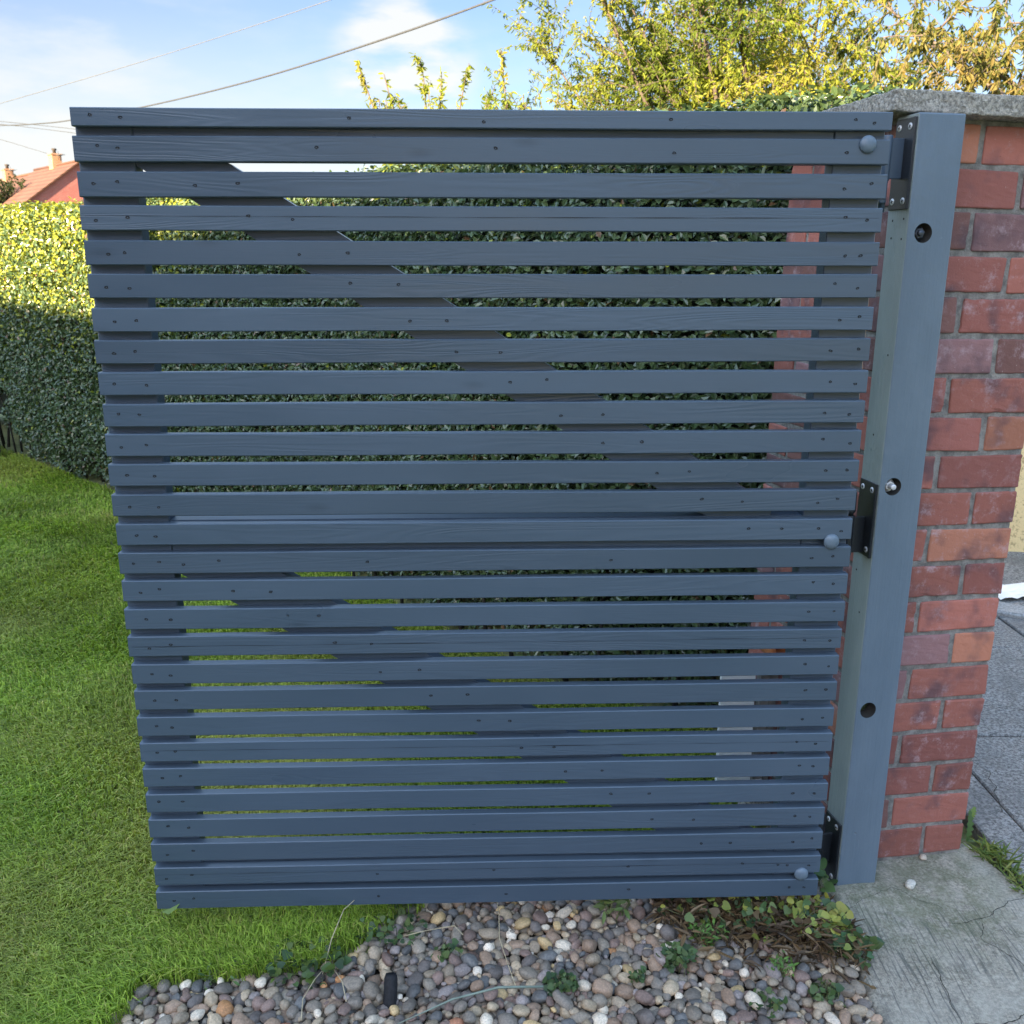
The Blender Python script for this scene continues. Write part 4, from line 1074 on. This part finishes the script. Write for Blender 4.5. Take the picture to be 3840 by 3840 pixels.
def house(name, label, R1, R2, rz, half, ez, chim=(), vent=False, windows=True, tiles=None, wallm=None, over=.25, cat='house', group=None):
    R1, R2 = Vector(R1), Vector(R2); d = (R2-R1); L = d.length; az = math.atan2(d.y, d.x)
    root = empty(name, (R1.x, R1.y, 0), az); tag(root, label, cat, group)
    mb = MB()    # local x along the ridge, y across
    tp = rz-.12
    P = [(0, -half, -.06), (L, -half, -.06), (L, half, -.06), (0, half, -.06), (0, -half, ez), (L, -half, ez), (L, half, ez), (0, half, ez), (0, 0, tp), (L, 0, tp)]
    for f in ((0, 1, 5, 4), (2, 3, 7, 6), (0, 4, 8, 7, 3), (1, 2, 6, 9, 5)): mb.poly([P[k] for k in f])
    bmesh.ops.remove_doubles(mb.bm, verts=mb.bm.verts[:], dist=1e-4)
    mb.build('wall', wallm or m_fbrick, root)
    sl_ = (rz-ez)/half; mb = MB(); hh = half+over; e = .18
    for sgn in (-1, 1):
        a = [(-e, 0, rz), (L+e, 0, rz), (L+e, sgn*hh, rz-sl_*hh), (-e, sgn*hh, rz-sl_*hh)]; b_ = [(x, y, z-.10) for x, y, z in a]
        mb.poly(a); mb.poly(b_)
        for k in range(4): mb.poly([a[k], a[(k+1) % 4], b_[(k+1) % 4], b_[k]])
    roof = mb.build('roof', tiles or m_tiles, root, normals=False)
    MB().tube([(-e, 0, rz+.02), (L+e, 0, rz+.02)], .10, 8).build('ridge_tiles', m_tiles, roof)
    for (s, wx, wy, zt) in chim:
        c = MB().box((s-wx/2, -wy/2, rz-.8), (s+wx/2, wy/2, zt-.10), .01)
        c.box((s-wx/2-.05, -wy/2-.05, zt-.098), (s+wx/2+.05, wy/2+.05, zt), .01)
        ch = c.build('chimney', m_cbrick, roof)
        MB().lathe([(0, zt), (.13, zt), (.10, zt+.20), (.17, zt+.24), (.15, zt+.34), (0, zt+.34)], Matrix.Translation((s, 0, 0)), 12).build('chimney_pot', m_pot, ch)
        mb = MB(); x0 = s-wx/2-.04; mb.tube([(x0, -.1, zt-.4), (x0, -.1, zt+.15)], .018, 6); mb.tube([(x0-.9, -.1, zt-.12), (x0+.1, -.1, zt-.12)], .014, 5)
        for q in range(7): mb.tube([(x0-.85+.13*q, -.3, zt-.12), (x0-.85+.13*q, .1, zt-.12)], .008, 4)
        mb.build('aerial', m_steel, ch)
    if windows:
        for x in np.arange(1.2, L-.8, 2.2):
            for sgn in (-1, 1):
                y = sgn*(half+.006); fr = MB().box((x-.55, min(y, y+sgn*.05), 1.1), (x+.55, max(y, y+sgn*.05), 2.2), .01).build('window', m_frame_w, root)
                MB().box((x-.48, min(y+sgn*.052, y+sgn*.058), 1.17), (x+.48, max(y+sgn*.052, y+sgn*.058), 2.13), 0).build('pane', m_glass, fr)
    if vent:
        MB().box((-.09, -1.55, ez+.15), (-.01, -1.43, ez+.75), .01).build('flue', m_pot, root)
    return root
K = 1.6
R1 = (-17.44*K, 40*K); rd = Vector((-.679, .734, 0))
def rp(s, q=R1): return (q[0]+rd.x*s, q[1]+rd.y*s, 0)
house('brick_house', 'red brick gable house with terracotta tiled roof and tall chimney, nearest over the hedge', (*R1, 0), rp(5.3*K), 1.26+3.82*K, 4.9, 1.26+3.82*K-4.9*.745, ((2.63*K, .75, .62, 1.26+4.30*K),), True, group='far houses beyond the hedge')
house('brick_house', 'second terracotta roofed house with short chimney, leftmost behind the hedge', rp(5.75*K), rp(13*K), 1.26+3.69*K, 4.9, 1.26+3.69*K-4.9*.745, ((9.33*K-5.75*K, .75, .62, 1.26+4.12*K),), False, group='far houses beyond the hedge')
# neighbouring houses behind the camera whose roofs shade the front garden
m_slate = tile_mat('grey_brown_roof_tiles', (.10, .08, .07), (.16, .12, .10), 5.2)
house('neighbour_house', 'two-storey house with brown tiled roof behind the photographer', (-11, -9, 0), (-3.26, -14.1, 0), 6.66, 2.8, 4.3, (), False, True, m_slate)
house('outbuilding', 'low outbuilding with brown tiled roof left of the photographer', (-11.2, -.07, 0), (-7.87, -3.85, 0), 4.28, 2.0, 2.9, (), False, True, m_slate)

# dark bush beside the far left chimney
tree('far_tree', 'small dark tree beside the far left chimney', (-21.6*K, 41.5*K, 0), [((0, 0, 3.0), k*.7, .9+.1*(k % 3), 3.4, Vector((0, 0, .3)), .06) for k in range(9)], dict(br=4, bl=1.1, tw=3, tl=.6, lift=.3, bend=(0, 0, 0)), 16, .20, .11, [(.035, .05, .02), (.05, .065, .025)], 14, ([(0, 0, -.05), (0, 0, 3.2)], [.2, .12]))
# distant pale bushes seen under the second slat
tree('far_tree', 'pale leafless-looking bush far behind the hedge, seen under the second slat', (-8.1, 33, 0), [((0, 0, .6), k*.9, .8+.15*(k % 3), 2.9, Vector((0, 0, .3)), .04) for k in range(8)], dict(br=3, bl=.9, tw=3, tl=.5, lift=.3, bend=(0, 0, 0)), 10, .12, .05, [(.22, .19, .12), (.16, .15, .09)], 15, ([(0, 0, -.05), (0, 0, .8)], [.12, .08]))

# ------------------------------------------------------------------ overhead cables
m_cable = plain('grey_cable', (.045, .048, .055), .7)
m_cable2 = plain('pale_cable', (.085, .092, .105), .8)
def cable(label, pts, r, mt=None):
    P = [Vector(p) for p in pts]; out = []
    n = len(P)
    for i in range(n-1):     # Catmull-Rom through the measured points
        p0, p1, p2, p3 = P[max(i-1, 0)], P[i], P[i+1], P[min(i+2, n-1)]
        for k in range(14):
            t = k/14; out.append(.5*((2*p1)+(p2-p0)*t+(2*p0-5*p1+4*p2-p3)*t*t+(3*p1-p0-3*p2+p3)*t**3))
    out.append(P[-1]); o = MB().tube(out, r, 5).build('overhead_cable', mt or m_cable); tag(o, label, 'cable', 'overhead cables'); return o
def sc_(p, k): return (p[0]*k, p[1]*k, 1.26+(p[2]-1.26)*k)
B = [(-6.0, 10, 2.55), (-5.093, 10, 2.549), (-4.721, 10, 2.565), (-4.378, 10, 2.601), (-3.592, 10, 2.737), (-2.528, 10, 2.98), (-1.30, 10, 3.335), (-.206, 10, 3.694), (1.5, 10, 4.3)]
fac = [1.9, 1.75, 1.65, 1.56, 1.36, 1.16, 1.0, .9, .8]
cable('thick grey overhead cable sagging from the top right down to the left', [sc_(p, f) for p, f in zip(B, fac)], .010)
A = [(-6.2, 10, 2.47), (-5.066, 10, 2.75), (-3.4, 10, 3.2), (-1.77, 10, 3.687), (-.5, 10, 4.1)]
cable('thin pale overhead cable highest across the top left sky', [sc_(p, f) for p, f in zip(A, (2.0, 1.9, 1.75, 1.6, 1.5))], .0065, m_cable2)
cable('faint upper wire falling to the right at the left edge, above its twin', [sc_(p, 3) for p in ((-5.6, 10, 2.62), (-5.088, 10, 2.586), (-4.328, 10, 2.515), (-3.9, 10, 2.46))], .009)
cable('faint lower wire falling to the right at the left edge, below its twin', [sc_(p, 3.2) for p in ((-5.6, 10, 2.60), (-5.091, 10, 2.561), (-4.342, 10, 2.478), (-3.9, 10, 2.41))], .009)
cable('faint wire running down to the brick house chimney', [sc_(p, 4.0) for p in ((-5.7, 10, 2.56), (-5.11, 10, 2.418), (-4.85, 10, 2.345), (-4.66, 10, 2.29))], .010)
